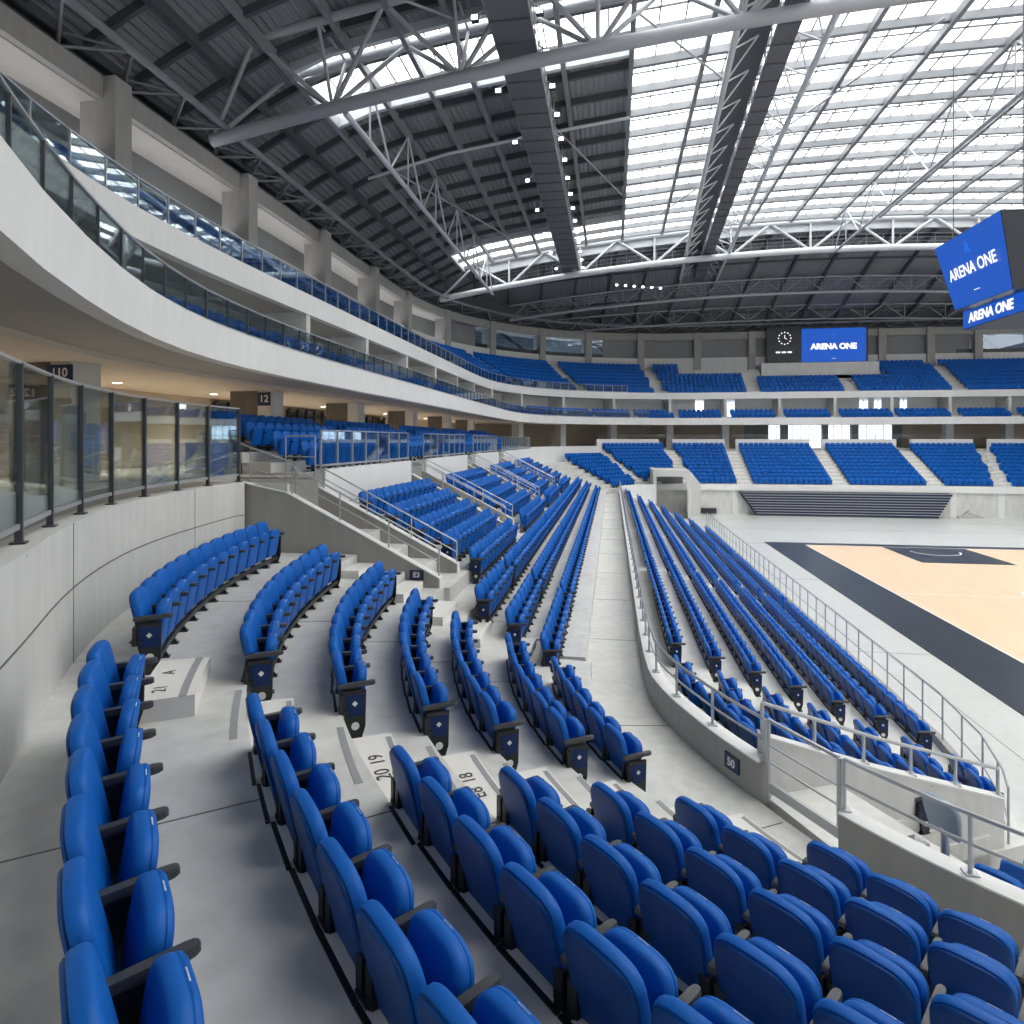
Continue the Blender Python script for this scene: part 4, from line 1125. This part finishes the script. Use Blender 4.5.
# seats shown as things: a whole stretch counts even where a neighbour hides a little
vis.sort(key=size, reverse=True)
NEAR = vis[:300]; FAR = vis[300:]
ORD = 'first second third fourth fifth sixth seventh eighth ninth tenth eleventh twelfth thirteenth fourteenth fifteenth sixteenth seventeenth eighteenth nineteenth twentieth'.split()
def ordw(i): return ORD[i] if i < len(ORD) else f'{i+1}th'
def seat_label(s):
    blk, k, i = s[4], s[5], s[6]
    if blk.startswith('block nearest'): return f'blue folding seat, {ordw(i)} from the aisle, row {ordw(k)} down, block nearest the viewer'
    if blk.startswith('block before'): return f'blue folding seat, {ordw(i)} from the aisle, row {ordw(k)} down, before first stair wall'
    if blk.startswith('long'): return f'blue folding seat, {ordw(i)} along bay {blk.split()[-1]}, {("inner", "middle", "outer")[k-4]} long row by the walkway'
    if blk.startswith('lower tier bay'): return f'blue folding seat, {ordw(i)} along {blk[6:]}, {ordw(k)} row of the lower tier'
    if blk.startswith('lower tier block by'): return f'blue folding seat, {ordw(i)} in the {ordw(k)} row of lower block by ramp wall'
    return f'blue folding seat, {ordw(i)} in {ordw(k+1)} row, {blk}'
for s in NEAR:
    x, y, z, a, blk, k, i, n, st_, en_, ch = s
    grey = False
    t = thing('stadium_seat', seat_label(s), 'seat', 'blue folding stadium seats', (x, y, z), a)
    if blk.startswith('lower'): t.scale = (1, .92, .86)
    for nm in ('backrest', 'back_shell', 'seat_pan', 'number_tag', 'beam_with_nose_shade'): link(SM[nm], t)
    link(SM['armrest'], t, -PITCH/2); link(SM['side_frame'], t, -PITCH/2)
    first_left = st_; 
    near_aisle_left = blk.startswith('block before') or blk.startswith('long') or blk.startswith('lower tier bay') or blk.startswith('block between') 
    if en_ or st_:
        if en_ or not near_aisle_left: pass
        # local -x is along the row towards the walker's left: which end is open depends on the travel direction
    ends = []
    c_, s__ = math.cos(a), math.sin(a)
    row_pts = None
    for sx in (-1, 1):
        ex, ey = x+sx*PITCH*c_, y+sx*PITCH*s__
        if not any(abs(q[0]-ex) < .25 and abs(q[1]-ey) < .25 and abs(q[2]-z) < .05 for q in vis): ends.append(sx)
    for sx in ends:
        if sx > 0: link(SM['armrest'], t, PITCH/2); link(SM['side_frame'], t, PITCH/2)
        e = link(SM['end_panel'], t, sx*PITCH/2, sx > 0)
        for nm in ('end_inset', 'number_disc'):
            q = bpy.data.objects.new(nm, SM[nm]); COL.objects.link(q); q.parent = e
        if sx < 0 and size(s) > .04:
            q = bpy.data.objects.new('row_number', disc_text(ch)); COL.objects.link(q); q.parent = e
LS = lod_seat(); import numpy as np
LV = np.array(LS.v); LF = LS.f; LM = LS.m; nv = len(LV)
allv, allf, allm = [], [], []
for q, s in enumerate(FAR):
    c_, s_ = math.cos(s[3]), math.sin(s[3]); R = np.array(((c_, s_, 0), (-s_, c_, 0), (0, 0, 1)))
    allv.append((LV*((1, .92, .86) if s[4].startswith('lower') else (1, 1, 1))) @ R+np.array(s[:3])); allf += [tuple(i+q*nv for i in f_) for f_ in LF]; allm += LM
me = bpy.data.meshes.new('distant_seats'); me.from_pydata(np.concatenate(allv).tolist(), [], allf)
me.materials.append(MAT['seat_blue']); me.materials.append(MAT['black_plastic']); me.materials.append(MAT['nosing']); me.polygons.foreach_set('material_index', allm); me.update()
o = bpy.data.objects.new('stadium_seats', me); COL.objects.link(o)
tag(o, 'all the remaining blue folding seats in the side, far and balcony stands', 'seats', 'blue folding stadium seats', 'stuff')
print('SEATS', len(SEATS), 'visible', len(vis), 'verts', len(me.vertices))
# grey wheelchair-bay seat behind the nearest wall
g = thing('grey_seat', 'pale grey seat back showing over the nearest concrete wall', 'seat', None, (4.05, 8.75, 1.98), rad(-62))
m = MB(); m.pad(outline(.2, .24, 0, .3, .5, 3.2, 14), [(.93, -.02), (1, 0), (1, .04), (.93, .06)], plane(.1, .45, -.02, .95)); m.build('backrest', 'grey_seat', g, True)
m = MB(); m.tube([(0, .1, 0), (0, .1, .6)], .05, 10); m.build('stand', 'steel', g, True)

# ------------------------------------------------------------------ daylight, camera, view
wd = bpy.data.worlds.new('overcast'); S.world = wd; wd.use_nodes = True; nt = wd.node_tree
bg = nt.nodes['Background']; tc = nt.nodes.new('ShaderNodeTexCoord'); sp = nt.nodes.new('ShaderNodeSeparateXYZ'); rp = nt.nodes.new('ShaderNodeValToRGB')
nt.links.new(tc.outputs['Generated'], sp.inputs[0]); nt.links.new(sp.outputs['Z'], rp.inputs[0]); nt.links.new(rp.outputs[0], bg.inputs[0])
rp.color_ramp.elements[0].position = 0; rp.color_ramp.elements[0].color = (.45, .45, .455, 1)
rp.color_ramp.elements[1].position = .7; rp.color_ramp.elements[1].color = (1.0, .99, .965, 1)
bg.inputs[1].default_value = 1.0
cam = bpy.data.cameras.new('camera'); co = bpy.data.objects.new('camera', cam); COL.objects.link(co)
cam.sensor_width = 36; cam.lens = 640/1024*36; cam.shift_y = -72/1024; cam.clip_start = .05; cam.clip_end = 500
co.location = (0, 0, EYE); co.rotation_euler = (PI/2, 0, YAW); S.camera = co
S.view_settings.view_transform = 'Standard'; S.view_settings.look = 'None'; S.view_settings.gamma = 1
S.view_settings.exposure = 2.8; S.view_settings.use_curve_mapping = False
S.cycles.max_bounces = 10; S.cycles.transparent_max_bounces = 24; S.cycles.diffuse_bounces = 6
S.cycles.use_denoising = True
